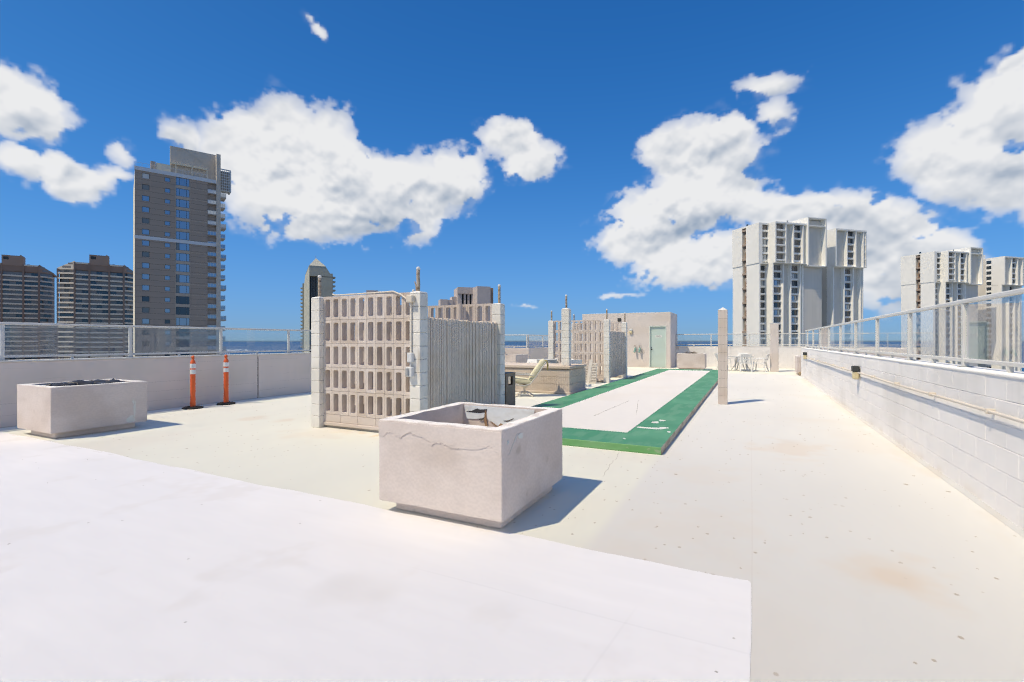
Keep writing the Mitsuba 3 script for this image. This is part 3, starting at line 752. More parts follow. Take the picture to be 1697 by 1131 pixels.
for vx, lab in ((-5.92, 'left of the two green standpipe valves on the stair house wall'), (-5.66, 'right of the two green standpipe valves on the stair house wall, with its cap chain')):
    v = thing('standpipe_valve', lab, 'valve')
    add(v + '__body', cat([tube([(vx, HY0, 1.05), (vx, HY0 - .13, 1.05)], .045, 14), tube([(vx, HY0 - .13, 1.12), (vx, HY0 - .135, 1.02), (vx - .01, HY0 - .17, .93)], [.055, .062, .05], 14)]), 'verdigris', True)
    add(v + '__outlet_cap', tube([(vx - .012, HY0 - .175, .925), (vx - .02, HY0 - .21, .86)], [.056, .05], 14), 'verdigris', True)
    add(v + '__stem', tube([(vx, HY0 - .13, 1.12), (vx, HY0 - .13, 1.235)], .013, 8), 'dark_metal', True)
    a = np.linspace(0, 2 * PI, 19)
    add(v + '__handwheel', cat([tube([(vx + .065 * math.cos(q), HY0 - .13 + .065 * math.sin(q), 1.235) for q in a], .008, 6, False), tube([(vx - .065, HY0 - .13, 1.235), (vx + .065, HY0 - .13, 1.235)], .007, 6), tube([(vx, HY0 - .195, 1.235), (vx, HY0 - .065, 1.235)], .007, 6)]), 'rust', True)
    if vx > -5.8:
        add(v + '__chain', tube([(vx + .05, HY0 - .13, 1.0), (vx + .12, HY0 - .12, 1.02), (vx + .2, HY0 - .06, .95), (vx + .22, HY0 - .02, .82), (vx + .17, HY0 - .02, .80), (vx + .12, HY0 - .05, .9), (vx + .05, HY0 - .11, .93)], .007, 6), 'pole_metal', True)

# ------------------------------------------------------------------ planters
import manifold3d as m3


def man(m):
    return m3.Manifold(m3.Mesh(np.array(m.vertices, np.float32), np.array(m.faces, np.uint32)))


def tri(m):
    q = m.to_mesh()
    return trimesh.Trimesh(np.array(q.vert_properties[:, :3], float), np.array(q.tri_verts), process=False)


def planter(x0, x1, y0, y1, zb, zt, wall, label, rough=.006, fill=None, base=None, seed=0, res=.035):
    """a hollow stuccoed box on a recessed foot, with an uneven rim"""
    t = thing('planter_box', label, 'planter')
    shell = man(cb(x0, x1, y0, y1, zb, zt, .006)) - man(bx(x0 + wall, x1 - wall, y0 + wall, y1 - wall, zb + .18, zt + .1))
    m = tri(shell.refine_to_length(res))
    v = np.array(m.vertices)
    k = meshkit.fbm(v * 2.4 + seed, 3, seed) - .5
    k2 = meshkit.fbm(v * 9 + seed, 3, seed + 4) - .5
    nrm = np.array(m.vertex_normals)
    v += nrm * (rough * .15 * k2 + rough * .7 * k)[:, None]
    top = np.clip((v[:, 2] - (zt - .10)) / .10, 0, 1)
    v[:, 2] += top * rough * 2.6 * (meshkit.fbm(v * [5, 5, 0] + seed + 3, 3, seed + 1) - .5)
    low = np.clip((zb + .05 - v[:, 2]) / .05, 0, 1)
    v[:, 2] += low * rough * 1.5 * (meshkit.fbm(v * [8, 8, 0] + seed + 5, 3, seed + 2) - .5)
    m.vertices = v
    add(t + '__shell', m, 'planter_stucco', 28)
    b = base or (x0 + .09, x1 - .07, y0 + .10, y1 - .09)
    add(t + '__foot', cb(*b, 0.0, zb + .02, .015), 'planter_stucco')
    if fill is not None:
        n = 26
        g = np.linspace(0, 1, n)
        X, Y = np.meshgrid(x0 + wall * .8 + g * (x1 - x0 - 1.6 * wall), y0 + wall * .8 + g * (y1 - y0 - 1.6 * wall))
        P = np.stack([X.ravel(), Y.ravel(), 0 * X.ravel()], 1)
        P[:, 2] = fill + .10 * (meshkit.fbm(P * 3 + seed, 4, seed) - .5)
        f = [[a * n + c, a * n + c + 1, (a + 1) * n + c + 1] for a in range(n - 1) for c in range(n - 1)] + [[a * n + c, (a + 1) * n + c + 1, (a + 1) * n + c] for a in range(n - 1) for c in range(n - 1)]
        k = add(t + '__soil', trimesh.Trimesh(P, f, process=False), 'soil', True)
        tag(k, kind='stuff')
    return t


near = planter(-2.93, -1.71, 3.29, 4.62, .105, .815, .11, 'large broken pinkish planter box nearest the camera with cracked stucco and peeling inner wall', .006, None, (-2.84, -1.775, 3.40, 4.52), 2, .03)
# the cracked plaster band on its front: a thicker skin with a broken lower edge
S = 1.22 / 915.0
low = [(95, 322), (130, 322), (150, 310), (172, 292), (215, 300), (250, 322), (280, 330), (315, 300), (352, 290), (372, 308), (400, 312), (425, 326), (455, 330), (480, 345), (505, 352), (515, 378), (545, 366), (572, 362), (602, 366), (640, 384), (700, 398), (770, 402), (860, 398), (900, 392), (932, 376), (950, 396), (985, 424), (1008, 438)]
fx = lambda px: -2.93 + (px - 98) * S + .004
fz = lambda px, py: .812 - (py - (205 + (px - 98) * .094)) * S * .985
jag = []
for (a, b), (c, d) in zip(low[:-1], low[1:]):
    for q in np.linspace(0, 1, 5)[:-1]:
        jag.append((a + (c - a) * q + rng.uniform(-4, 4), b + (d - b) * q + rng.uniform(-7, 7)))
low = jag + [low[-1]]
poly = [(fx(px), fz(px, py)) for px, py in low] + [(fx(1008), .795), (fx(700), .80), (fx(300), .80), (fx(95), .797)]
pp = Polygon(poly).buffer(0)
pp = prism(max(getattr(pp, 'geoms', [pp]), key=lambda g: g.area), .0055)
pp = stand(pp)
add(near + '__plaster_patch', mv(pp, 0, 3.290, 0), 'planter_stucco', label='cracked plaster skin with a jagged lower edge')
cr = Polygon([(fx(a), fz(a, b) + .003) for a, b in low] + [(fx(a), fz(a, b) - (.0025 if i % 3 else .006)) for i, (a, b) in list(enumerate(low))[::-1]]).buffer(0)
cr = cr.intersection(Polygon([(fx(270), 0), (fx(400), 0), (fx(400), 1), (fx(270), 1)]).union(Polygon([(fx(600), 0), (fx(720), 0), (fx(720), 1), (fx(600), 1)])))
for g in getattr(cr, 'geoms', [cr]):
    if g.area > 1e-5:
        add(near + '__crack', mv(stand(prism(g, .003)), 0, 3.2875, 0), 'crack_brown')
# pale scuffs on its right hand face
for i, (pts) in enumerate([[(3.40, .60), (3.43, .63), (3.52, .70), (3.56, .745), (3.545, .735), (3.47, .665), (3.42, .62)], [(3.37, .69), (3.41, .70), (3.40, .72), (3.375, .715)]]):
    g = prism(Polygon(pts), .004).apply_transform(np.array([[0, 0, 1, -1.709], [1, 0, 0, 0], [0, 1, 0, 0], [0, 0, 0, 1.0]]))
    add(near + '__scuff', g, 'chip_white')
g = prism(blob(3.62, .715, .05, .022, 5), .004).apply_transform(np.array([[0, 0, 1, -1.709], [1, 0, 0, 0], [0, 1, 0, 0], [0, 0, 0, 1.0]]))
add(near + '__scuff', g, 'chip_white')
# peeling white paint, cracks and rust on the inside of the far wall
yi = 4.62 - .11 - .004


def inner(pts, dep, m, name, y=yi):
    p = Polygon(pts).buffer(0)
    for g in getattr(p, 'geoms', [p]):
        if g.area > 1e-6:
            add(near + '__' + name, mv(stand(prism(g, dep)), 0, y, 0), m)


ix = lambda u: -2.80 + u * .95
inner([(ix(0.0), .80), (ix(.015), .70), (ix(.03), .655), (ix(.16), .66), (ix(.24), .675), (ix(.28), .69), (ix(.33), .645), (ix(.40), .615), (ix(.47), .60), (ix(.55), .565), (ix(.66), .56), (ix(.76), .60), (ix(.80), .66), (ix(.86), .74), (ix(.88), .80)], .008, 'peel_white', 'peeling_paint')
inner([(ix(.02), .735), (ix(.10), .745), (ix(.17), .775), (ix(.20), .765), (ix(.30), .775), (ix(.29), .745), (ix(.22), .728), (ix(.12), .728)], .004, 'black_plastic', 'torn_membrane', yi - .008)
inner([(ix(.275), .76), (ix(.29), .76), (ix(.295), .66), (ix(.31), .58), (ix(.30), .45), (ix(.285), .45), (ix(.28), .58), (ix(.26), .65)], .005, 'rust', 'rust_streak', yi - .009)
inner([(ix(.34), .655), (ix(.40), .62), (ix(.44), .605), (ix(.47), .635), (ix(.49), .63), (ix(.53), .575), (ix(.62), .55), (ix(.61), .535), (ix(.52), .555), (ix(.47), .60), (ix(.43), .59), (ix(.36), .63)], .004, 'rust', 'crack', yi - .009)
inner([(ix(.19), .66), (ix(.24), .675), (ix(.27), .69), (ix(.265), .67), (ix(.22), .645)], .004, 'joint_dark', 'crack', yi - .009)
inner([(ix(.20), .565), (ix(.26), .575), (ix(.27), .555), (ix(.21), .54)], .004, 'rust', 'crack', yi - .002)
inner([(ix(.31), .56), (ix(.38), .58), (ix(.36), .545), (ix(.32), .54)], .004, 'rust', 'crack', yi - .002)
inner([(ix(.50), .665), (ix(.57), .675), (ix(.63), .70), (ix(.62), .685), (ix(.55), .655)], .003, 'joint_dark', 'crack', yi - .0085)
inner([(ix(.845), .615), (ix(.87), .62), (ix(.895), .50), (ix(.88), .50)], .003, 'joint_dark', 'crack', yi - .002)
inner([(ix(.30), .50), (ix(.6), .52), (ix(.87), .50), (ix(.86), .44), (ix(.30), .44)], .002, 'rust', 'rust_stain', yi)

left = planter(-10.6, -9.45, 3.45, 4.75, .10, .80, .12, 'pinkish planter box by the left parapet wall filled with black plastic and dead soil', .005, .70, (-10.35, -9.55, 3.53, 4.62), 5)
for k, (px, py, a) in enumerate(((-10.12, 3.75, 10), (-10.2, 4.05, 50), (-9.85, 4.4, 80), (-10.3, 4.35, 20))):
    g = trimesh.creation.icosphere(subdivisions=3, radius=.2)
    v = np.array(g.vertices) * [1.3, .8, .38]
    v += (meshkit.fbm(v * 7 + k * 3, 4, k)[:, None] - .5) * .16
    g.vertices = v
    add(left + '__torn_plastic', mv(rot(g, a), px, py, .74), 'black_plastic', 30)
sp = blob(4.50, .17, .05, .07, 3, 50, .5).union(blob(4.555, .33, .022, .10, 6, 40, .6)).union(blob(4.535, .47, .012, .045, 9, 30, .5))
for g in getattr(sp, 'geoms', [sp]):
    add(left + '__paint_spill', prism(g, .005).apply_transform(np.array([[0, 0, 1, -9.452], [1, 0, 0, 0], [0, 1, 0, 0], [0, 0, 0, 1.0]])), 'chip_white', label='pale paint spill near the lower corner')
planter(-11.1, -9.9, 20.45, 21.85, .10, .85, .12, 'plain pinkish planter box standing before the far left stepped wall', .004, .70, None, 8, .07)
far = planter(-3.48, -2.11, 26.6, 27.7, .09, .84, .12, 'pinkish planter box heaped with dry stalks beside the stair house', .004, .78, None, 11, .07)
for k in range(26):
    a, r = rng.uniform(0, 6.3), rng.uniform(0, .33)
    p0 = np.array([-2.75 + 1.4 * r * math.cos(a), 27.15 + r * math.sin(a), .80])
    d = np.array([math.cos(a * 1.7), math.sin(a * 2.1), rng.uniform(.1, .5)]) * rng.uniform(.15, .35)
    add(far + '__stalk', tube([p0, p0 + d * .5 + [0, 0, .05], p0 + d + [0, 0, .01]], [.012, .01, .005], 5), 'pole_metal', True)
planter(1.83, 3.1, 24.55, 25.8, .10, .83, .12, 'planter box in the far right corner partly behind the end of the white wall', .004, .70, None, 13, .07)
g = trimesh.creation.icosphere(subdivisions=2, radius=.1)
g.vertices = np.array(g.vertices) * [1.5, 1, .9] + (meshkit.fbm(np.array(g.vertices) * 12, 3)[:, None] - .5) * .06
add('loose_rock', mv(g, 1.98, 24.3, .075), 'rock', False, 'small brown rock on the deck at the foot of the far corner planter', 'rock')

# ------------------------------------------------------------------ delineator posts


def delineator(x, y, rz, label):
    t = thing('delineator_post', label, 'traffic post')
    tw = place(x, y, 0, rz)
    add(t + '__base', lathe([(0, 0), (.20, 0), (.205, .012), (.20, .03), (.15, .045), (.07, .05), (0, .05)], 8), 'rubber', to_world=tw)
    add(t + '__tube', lathe([(.052, .045), (.052, .10), (.058, .115), (.053, .14), (.047, .30), (.05, .36), (.05, .85), (.053, .87), (.053, 1.02), (.0495, 1.03), (.035, 1.07), (.022, 1.085), (.019, 1.10), (.032, 1.12), (.035, 1.145), (.02, 1.165), (0, 1.17)], 20), 'orange_plastic', True, to_world=tw)
    band = lathe([(.051, 0), (.0535, .004), (.0535, .096), (.051, .10)], 20)
    add(t + '__reflective_band', band, 'white_sheeting', True, to_world=tw @ T().translate([0, 0, .765]))
    add(t + '__reflective_band', mikit.ply(lathe([(.0535, 0), (.056, .004), (.056, .096), (.0535, .10)], 20), None, True), 'white_sheeting', to_world=tw @ T().translate([0, 0, .895]))
    a = np.linspace(0, 2 * PI, 15)
    add(t + '__ring', tube([(.03 * math.cos(q), .008, 1.13 + .045 * math.sin(q)) for q in a], .007, 6, False), 'orange_plastic', True, to_world=tw)


delineator(-11.13, 6.50, 12, 'left orange delineator post with two white bands on a black rubber base')
delineator(-11.16, 7.28, 75, 'right orange delineator post with two white bands, nearer the wall joint')

# ------------------------------------------------------------------ trash bin
t = thing('trash_bin', 'brown trash bin with square openings behind the near screen enclosure', 'bin')
side = sbox(-.22, 0, .22, .80).difference(sbox(-.10, .575, .10, .735).buffer(.012))
for a in range(4):
    add(t + '__side_panel', mv(stand(prism(side, .02)), 0, -.20, 0) if a % 2 == 0 else mv(stand(prism(side.intersection(sbox(-.199, 0, .199, .8)), .02)), 0, -.20, 0), 'bin_brown', to_world=place(-4.80, 9.22, 0, a * 90))
add(t + '__lid', cb(-5.03, -4.57, 8.99, 9.45, .80, .825, .01), 'bin_brown')
add(t + '__liner', bx(-4.96, -4.64, 9.06, 9.38, .01, .5), 'rubber')

# ------------------------------------------------------------------ swivel chair
t = thing('swivel_chair', 'reclined metal swivel chair with a worn yellow cushion before the bar counter', 'chair')
tw = place(-5.52, 11.95, 0, 205)      # local +x is where it faces


def slab(path, w, th, n=6):
    """a cushion swept along an (x, z) path"""
    p = np.array(path, float)
    tg = np.gradient(p, axis=0)
    tg /= np.linalg.norm(tg, axis=1, keepdims=True)
    nn = np.stack([-tg[:, 1], tg[:, 0]], 1)
    sec = [(math.copysign(abs(math.cos(a)) ** .35, math.cos(a)), math.copysign(abs(math.sin(a)) ** .6, math.sin(a))) for a in np.linspace(0, 2 * PI, 20, endpoint=False)]
    v, f, m = [], [], len(sec)
    for i in range(len(p)):
        e = .55 if i in (0, len(p) - 1) else 1
        for sx, sz in sec:
            q = p[i] + nn[i] * sz * th / 2 * e
            v.append((q[0], sx * w / 2, q[1]))
    for i in range(len(p) - 1):
        for j in range(m):
            k = (j + 1) % m
            f += [[i * m + j, i * m + k, (i + 1) * m + k], [i * m + j, (i + 1) * m + k, (i + 1) * m + j]]
    f += [[0, j + 1, j] for j in range(1, m - 1)] + [[(len(p) - 1) * m, (len(p) - 1) * m + j, (len(p) - 1) * m + j + 1] for j in range(1, m - 1)]
    g = trimesh.Trimesh(v, f, process=False)
    g.fix_normals()
    g = g.subdivide()
    v = np.array(g.vertices)
    g.vertices = v + np.array(g.vertex_normals) * ((meshkit.fbm(v * 6, 3) - .5) * .035)[:, None]
    return g


add(t + '__seat_cushion', slab([(.36, .43), (.30, .47), (.1, .44), (-.1, .41), (-.2, .41)], .50, .13), 'cushion', 40, to_world=tw)
add(t + '__back_cushion', slab([(-.14, .44), (-.20, .52), (-.34, .72), (-.48, .92), (-.54, .98)], .50, .15), 'cushion', 40, to_world=tw)
add(t + '__cushion_flap', slab([(-.52, .98), (-.60, .96), (-.63, .85), (-.62, .72)], .44, .035), 'cushion_under', 40, to_world=tw)
for s in (-1, 1):
    y = s * .28
    add(t + '__armrest', tube([(.38, y, .36), (.42, y, .46), (.40, y, .58), (.34, y, .62), (0, y, .60), (-.26, y, .585)], .014, 8), 'tube_metal', True, to_world=tw)
    add(t + '__side_frame', tube([(.40, y, .40), (.30, y, .34), (0, y, .31), (-.16, y, .36), (-.30, y, .55), (-.58, y, .95)], .014, 8), 'tube_metal', True, to_world=tw)
add(t + '__seat_pan', cat([tube([(x, -.28, z), (x, .28, z)], .009, 6) for x, z in ((.36, .37), (.2, .345), (.05, .325), (-.1, .34), (-.2, .42), (-.33, .60), (-.45, .77), (-.57, .94))]), 'tube_metal', True, to_world=tw)
add(t + '__pedestal', lathe([(0, .06), (.035, .06), (.03, .2), (.05, .24), (.10, .27), (.16, .30), (.16, .32), (0, .32)], 14), 'pipe_cream', True, to_world=tw)
for a in range(4):
    add(t + '__foot', tube([(0, 0, .13), (.14, 0, .09), (.30, 0, .02), (.33, 0, .015)], [.03, .026, .02, .018], 8), 'pipe_cream', True, to_world=tw @ T().rotate([0, 0, 1], 45 + 90 * a))

# ------------------------------------------------------------------ plastic chairs


def chair_parts():
    """(name, mesh) of a white plastic garden chair that faces +x"""
    out = []
    seat = Polygon([(-.20, -.20), (.24, -.24), (.24, .24), (-.20, .20)]).buffer(.02)
    holes = [sbox(-.14 + i * .07, -.13, -.115 + i * .07, .13) for i in range(5)]
    for h in holes:
        seat = seat.difference(h)
    out.append(('seat', mv(prism(seat, .02), 0, 0, .40)))
    back = sbox(-.22, .0, .22, .46).buffer(.02)
    for i in range(3):
        back = back.difference(sbox(-.17 + i * .12, .06, -.10 + i * .12, .16).buffer(.005)).difference(sbox(-.17 + i * .12, .22, -.10 + i * .12, .34).buffer(.005))
    m = prism(back, .02)
    m.apply_transform(np.array([[0, 0, 1, -.22], [1, 0, 0, 0], [0, 1, 0, .42], [0, 0, 0, 1.0]]))
    out.append(('backrest', rot(m, -20, (0, 1, 0), (-.22, 0, .42))))
    for s in (-1, 1):
        out.append(('armrest', tube([(.22, s * .27, .44), (.23, s * .275, .60), (.16, s * .275, .645), (-.10, s * .27, .64), (-.31, s * .24, .66)], [.022, .026, .028, .028, .026], 8)))
        out.append(('leg', tube([(.23, s * .26, .47), (.25, s * .26, .2), (.28, s * .265, 0)], [.032, .028, .022], 8)))
        out.append(('leg', tube([(-.20, s * .21, .42), (-.25, s * .23, .2), (-.32, s * .25, 0)], [.032, .028, .022], 8)))
    return out


CHAIR = [(n, mikit.ply(m, None, 35)) for n, m in chair_parts()]


def chair(x, y, rz, label, group=None, m='plastic_white'):
    t = thing('garden_chair', label, 'chair', group)
    for n, p in CHAIR:
        add(t + '__' + n, p, m, to_world=place(x, y, 0, rz))


def table(x, y, r, h, label):
    t = thing('patio_table', label, 'table')
    tw = place(x, y)
    add(t + '__tabletop', lathe([(0, h - .025), (r - .02, h - .025), (r, h - .02), (r, h - .004), (r - .01, h), (0, h)], 32), 'plastic_grey', to_world=tw)
    for a in range(4):
        add(t + '__leg', tube([(.30 * r, 0, h - .03), (.35 * r, 0, .38), (.8 * r, 0, .012)], [.022, .02, .018], 8), 'plastic_grey', True, to_world=tw @ T().rotate([0, 0, 1], 25 + a * 90))
    add(t + '__umbrella_ring', lathe([(.02, h), (.05, h), (.05, h + .012), (.02, h + .012)], 16), 'plastic_white', to_world=tw)


chair(-5.25, 7.5, 200, 'white plastic chair glimpsed through the lower openings of the nearer block screen')
table(-.45, 26.95, .62, .72, 'round grey patio table by the far wall between white chairs')
chair(-.22, 26.25, 95, 'white plastic chair with its back to us before the far patio table')
chair(.42, 26.75, 165, 'white plastic chair at the right of the far patio table, seen from the side')
chair(-1.22, 26.75, 20, 'white plastic chair at the left of the far patio table, half behind the block pillar')
chair(-.42, 27.75, 262, 'white plastic chair behind the far patio table against the far wall')
chair(-6.88, 14.95, 250, 'leftmost white chair behind the bar counter, above the swivel chair')
chair(-5.86, 15.75, 255, 'white chair behind the bar counter just left of its pillar')
chair(-5.42, 15.65, 120, 'white chair behind the bar counter just right of its pillar')
chair(-5.18, 15.35, 20, 'white chair turned away behind the bar counter beside the slatted loungers')
t = thing('mesh_table', 'low grey metal table with a lattice skirt behind the bar counter', 'table')
tw = place(-6.15, 15.1)
add(t + '__tabletop', lathe([(0, .86), (.34, .86), (.345, .87), (.34, .885), (0, .885)], 28), 'tube_metal', to_world=tw)
add(t + '__skirt', lathe([(.325, .73), (.332, .73), (.332, .859), (.325, .859)], 28), 'plastic_grey', to_world=tw)
for a in range(4):
    add(t + '__leg', tube([(.30, 0, .86), (.30, 0, 0)], .015, 8), 'tube_metal', True, to_world=tw @ T().rotate([0, 0, 1], 45 + 90 * a))
t = thing('tilted_panel', 'pale board leaning behind the bar counter beside the lattice table', 'board')
add(t + '__board', rot(cb(-5.98, -5.84, 15.28, 15.31, .02, .93, .008), -6, (1, 0, 0), (-5.9, 15.3, 0)), 'slat_paint')

# ------------------------------------------------------------------ slatted loungers stood on end


def lounger(x, y, w, h, lean, yaw, n, label):
    t = thing('slatted_lounger', label, 'lounger', None)
    tw = place(x, y, 0, yaw) @ T().rotate([1, 0, 0], lean)
    for s in (0, w - .03):
        add(t + '__side_rail', cb(s, s + .03, .02, .06, 0, h, .006), 'slat_paint', to_world=tw)
    p = mikit.ply(cb(.0, w, 0, .019, 0, h / n * .68, .004))
    add(t + '__folded_frame', cb(.012, w - .012, .075, .10, .01, h - .03, .004), 'counter_paint', to_world=tw)
    for k in range(n):
        add(t + '__slat', p, 'slat_paint', to_world=tw @ T().translate([0, rng.uniform(-.002, .002), .01 + k * h / n]))
    return t


lg = lounger(-5.45, 16.6, .33, .66, -10, 8, 11, 'left folded slatted lounger stood on end against the far screen')
lounger(-5.08, 16.5, .22, .74, -9, 4, 13, 'right narrow slatted lounger stood on end against the far screen')
t = thing('leaning_board', 'flat pale board leaning upright between the two slatted loungers', 'board')
add(t + '__board', cb(0, .11, 0, .025, 0, .86, .006), 'slat_paint', to_world=place(-5.22, 16.48, 0.0, 6) @ T().rotate([0, 1, 0], 7) @ T().rotate([1, 0, 0], -9))

# ------------------------------------------------------------------ towers beyond the roof


class Face:
    """A facade that starts at column px0, D metres away, and runs towards the vanishing column vp. u runs along it, v goes in behind it."""

    def __init__(self, px0, D, vp):
        self.O = D * (FWD + (px0 - PX) / FOC * RGT)
        d = FWD + (vp - PX) / FOC * RGT
        self.u = d / np.linalg.norm(d)
        self.v = np.array([-self.u[1], self.u[0]])
        if self.v @ FWD < 0:
            self.v = -self.v
        m = np.eye(4)
        m[:2, 0], m[:2, 1], m[:2, 3] = self.u, self.v, self.O
        self.tw = T(m.tolist())

    def at(self, px, v=0.0):
        """u of the column px on the plane v"""
        r = FWD + (px - PX) / FOC * RGT
        o = self.O + v * self.v
        A = np.array([r, -self.u]).T
        return float(np.linalg.solve(A, o)[1])

    def z(self, px, py, v=0.0):
        p = self.O + v * self.v + self.at(px, v) * self.u
        return float(1.5 - (py - PY) / FOC * (p @ FWD))

    def back(self, px, u):
        """v of the column px on the side plane u"""
        r = FWD + (px - PX) / FOC * RGT
        o = self.O + u * self.u
        return float(np.linalg.solve(np.array([r, -self.v]).T, o)[1])


def wall_with_holes(u0, u1, z0, z1, holes, v0, thick):
    p = sbox(u0, z0, u1, z1)
    from shapely import union_all
    if holes:
        p = p.difference(union_all([sbox(a, c, b, d) for a, b, c, d in holes]))
    return cat([mv(stand(prism(g, thick)), 0, v0 + thick, 0) for g in getattr(p, 'geoms', [p])])


GROUND = -50.0

# --- the grey brown apartment tower
t = thing('apartment_tower', 'tall grey brown apartment tower with white bands and a raised concrete roof wall', 'tower')
F = Face(223.5, 121, 1840)
U = F.at
u0, u1, u2, u3 = 0, U(344), U(358.5), U(365.5)
ztop, zband = F.z(223.5, 281), F.z(223.5, 390)
pitch = 2.83
holes, wins = [], []
zw0 = F.z(241, 287.1)                         # head of the topmost windows
for k in range(19):
    zt = zw0 - k * pitch
    for a, b, h, nm in ((235.3, 247.6, 1.36, 'w'), (273.0, 282.0, 1.08, 's'), (291.6, 314.2, 2.05, 'b')):
        dz = {'w': 0, 's': -.12, 'b': .42}[nm]
        holes.append((U(a), U(b), zt + dz - h, zt + dz))
        wins.append((U(a), U(b), zt + dz - h, zt + dz, nm, k))
add(t + '__wall', wall_with_holes(0, U(290.3), GROUND, ztop, [h for h in holes if h[1] < U(290)], 0, .35), 'tower_brown', to_world=F.tw)
add(t + '__wall', wall_with_holes(U(290.4), U(315.6), GROUND, ztop, [h for h in holes if h[1] > U(290)], .08, .3), 'tower_beige', to_world=F.tw)
add(t + '__wall', bx(U(315.7), u1, .0, .35, GROUND, ztop), 'tower_brown', to_world=F.tw)
for k in range(19):                            # beige string courses on the right of the facade
    zz = zw0 - k * pitch - 2.1
    add(t + '__string_course', bx(U(316), u1 - .1, -.04, .0, zz, zz + .12), 'tower_beige', to_world=F.tw)
r1 = random.Random(5)
for a, b, c, d, nm, k in wins:
    g = 'sky_glass' if k < 11 or r1.random() < .3 else 'dark_glass'
    if nm == 'w' and (k in (0, 1, 7) or r1.random() < .15):
        g = 'curtain_glass' if k else 'balcony_white'
    key = add(t + '__window', cat([bx(a, b, .18, .22, c, c + .07), bx(a, b, .18, .22, d - .07, d), bx(a, a + .07, .18, .22, c + .071, d - .071), bx(b - .07, b, .18, .22, c + .071, d - .071)] + ([bx(a + (b - a) * q - .04, a + (b - a) * q + .04, .18, .22, c + .071, d - .071) for q in (.24, .76)] if nm == 'b' else [])), 'window_frame', to_world=F.tw)
    if nm == 'b':
        for q0, q1, gg in ((0, .24, 'curtain_glass' if r1.random() < .45 and k < 11 else g), (.24, .76, g), (.76, 1, g)):
            add(key + '__pane', bx(a + (b - a) * q0 + .05, a + (b - a) * q1 - .05, .205, .215, c + .06, d - .06), gg, to_world=F.tw)
    else:
        add(key + '__pane', bx(a + .06, b - .06, .205, .215, c + .06, d - .06), g, to_world=F.tw)
add(t + '__core', bx(.02, u3 - .02, .4, 24, GROUND, ztop - .5), 'tower_brown', to_world=F.tw)
add(t + '__side_wall', bx(0.0, .4, .351, 24, GROUND, ztop), 'tower_cream', to_world=F.tw)
add(t + '__parapet_band', bx(-.12, u2 + .1, -.14, .5, ztop + .001, ztop + .95), 'tower_band', to_world=F.tw)
add(t + '__parapet_rail', cat([bx(-.1, u1, -.02, .02, ztop + 1.9, ztop + 1.96)] + [bx(q, q + .05, -.02, .02, ztop + .951, ztop + 1.9) for q in np.linspace(0, u1 - .1, 12)]), 'tower_band', to_world=F.tw)
add(t + '__white_band', bx(-.06, u2 + .1, -.12, -.001, zband - .75, zband + .1), 'tower_band', to_world=F.tw)
# balconies in the recess
add(t + '__recess', bx(u1 + .001, u2, 1.6, 1.9, GROUND, ztop - .01), 'window_frame', to_world=F.tw)
for k in range(20):
    zz = zw0 - k * pitch - 1.95 - .45
    s = add(t + '__balcony', bx(u1 + .002, u2 - .002, -.05, 1.6, zz - .22, zz), 'tower_brown', to_world=F.tw)
    add(s + '__railing', cat([bx(u1 + .01, u2, -.1, -.06, zz + .95, zz + 1.05)] + [bx(q - .04, q + .04, -.1, -.06, zz, zz + .949) for q in np.linspace(u1 + .06, u2 - .05, 4)]), 'balcony_white', to_world=F.tw)
    add(s + '__panel', bx(u1 + .02, u2 - .01, -.085, -.075, zz + .05, zz + .9), 'sky_glass', to_world=F.tw)
add(t + '__pier', bx(u2 + .001, u3, -.3, 3, GROUND, F.z(361, 256)), 'tower_concrete', to_world=F.tw)
for k in range(20):                            # balconies that stand out at the right hand side
    zz = zw0 - k * pitch - 2.6
    w1 = U(371.5, 3) if k % 3 else U(373, 3)
    s = add(t + '__balcony', bx(u3 + .001, w1, 1.2, 5, zz - .3, zz + (.0 if k % 3 else .25)), 'tower_concrete', to_world=F.tw)
    add(s + '__railing', cat([bx(u3 + .01, w1, 1.15, 1.2, zz + .95, zz + 1.05), bx(w1 - .05, w1, 1.21, 5, zz + .95, zz + 1.05)] + [bx(q - .03, q + .03, 1.15, 1.19, zz, zz + .949) for q in np.linspace(u3 + .1, w1 - .03, 3)]), 'balcony_white', to_world=F.tw)
    add(s + '__panel', bx(u3 + .05, w1 - .05, 1.165, 1.175, zz + .05, zz + .9), 'sky_glass', to_world=F.tw)
# roof: the raised wall, pergola and brise soleil
va = 1.4
add(t + '__roof_wall', bx(U(282, va), U(364, va), va, va + .8, ztop - 1, F.z(282, 241.5, va)), 'tower_concrete', to_world=F.tw)
add(t + '__roof_room', bx(U(259, .9), U(283, .9), .9, va + 6, ztop, F.z(262, 270, .9)), 'tower_cream', to_world=F.tw)
add(t + '__chimney', bx(U(249.5, 1), U(258, 1), 1, 3, ztop, F.z(252, 267, 1)), 'tower_beige', to_world=F.tw)
pz = F.z(300, 272, .6)
add(t + '__pergola', cat([bx(U(282), U(344), .55, .8, pz - .35, pz)] + [bx(q, q + .22, .6, .8, ztop + .95, pz - .351) for q in (U(291), U(318), U(343))] + [bx(q, q + .16, .45, va - .01, pz + .001, pz + .14) for q in np.linspace(U(283), U(343), 24)]), 'tower_cream', to_world=F.tw)
bz0, bz1 = F.z(366, 316), F.z(366, 279)
lou = [bx(u3 + .01, U(382.5, .3), .2, .45, bz1 - .25, bz1), bx(U(380.5, .3), U(383, .3), .2, 3.2, bz0, bz1 - .251)]
for q in np.linspace(bz0 + .2, bz1 - .7, 8):
    lou.append(bx(u3 + .01, U(380.3, .3), .3, 3, q, q + .12))
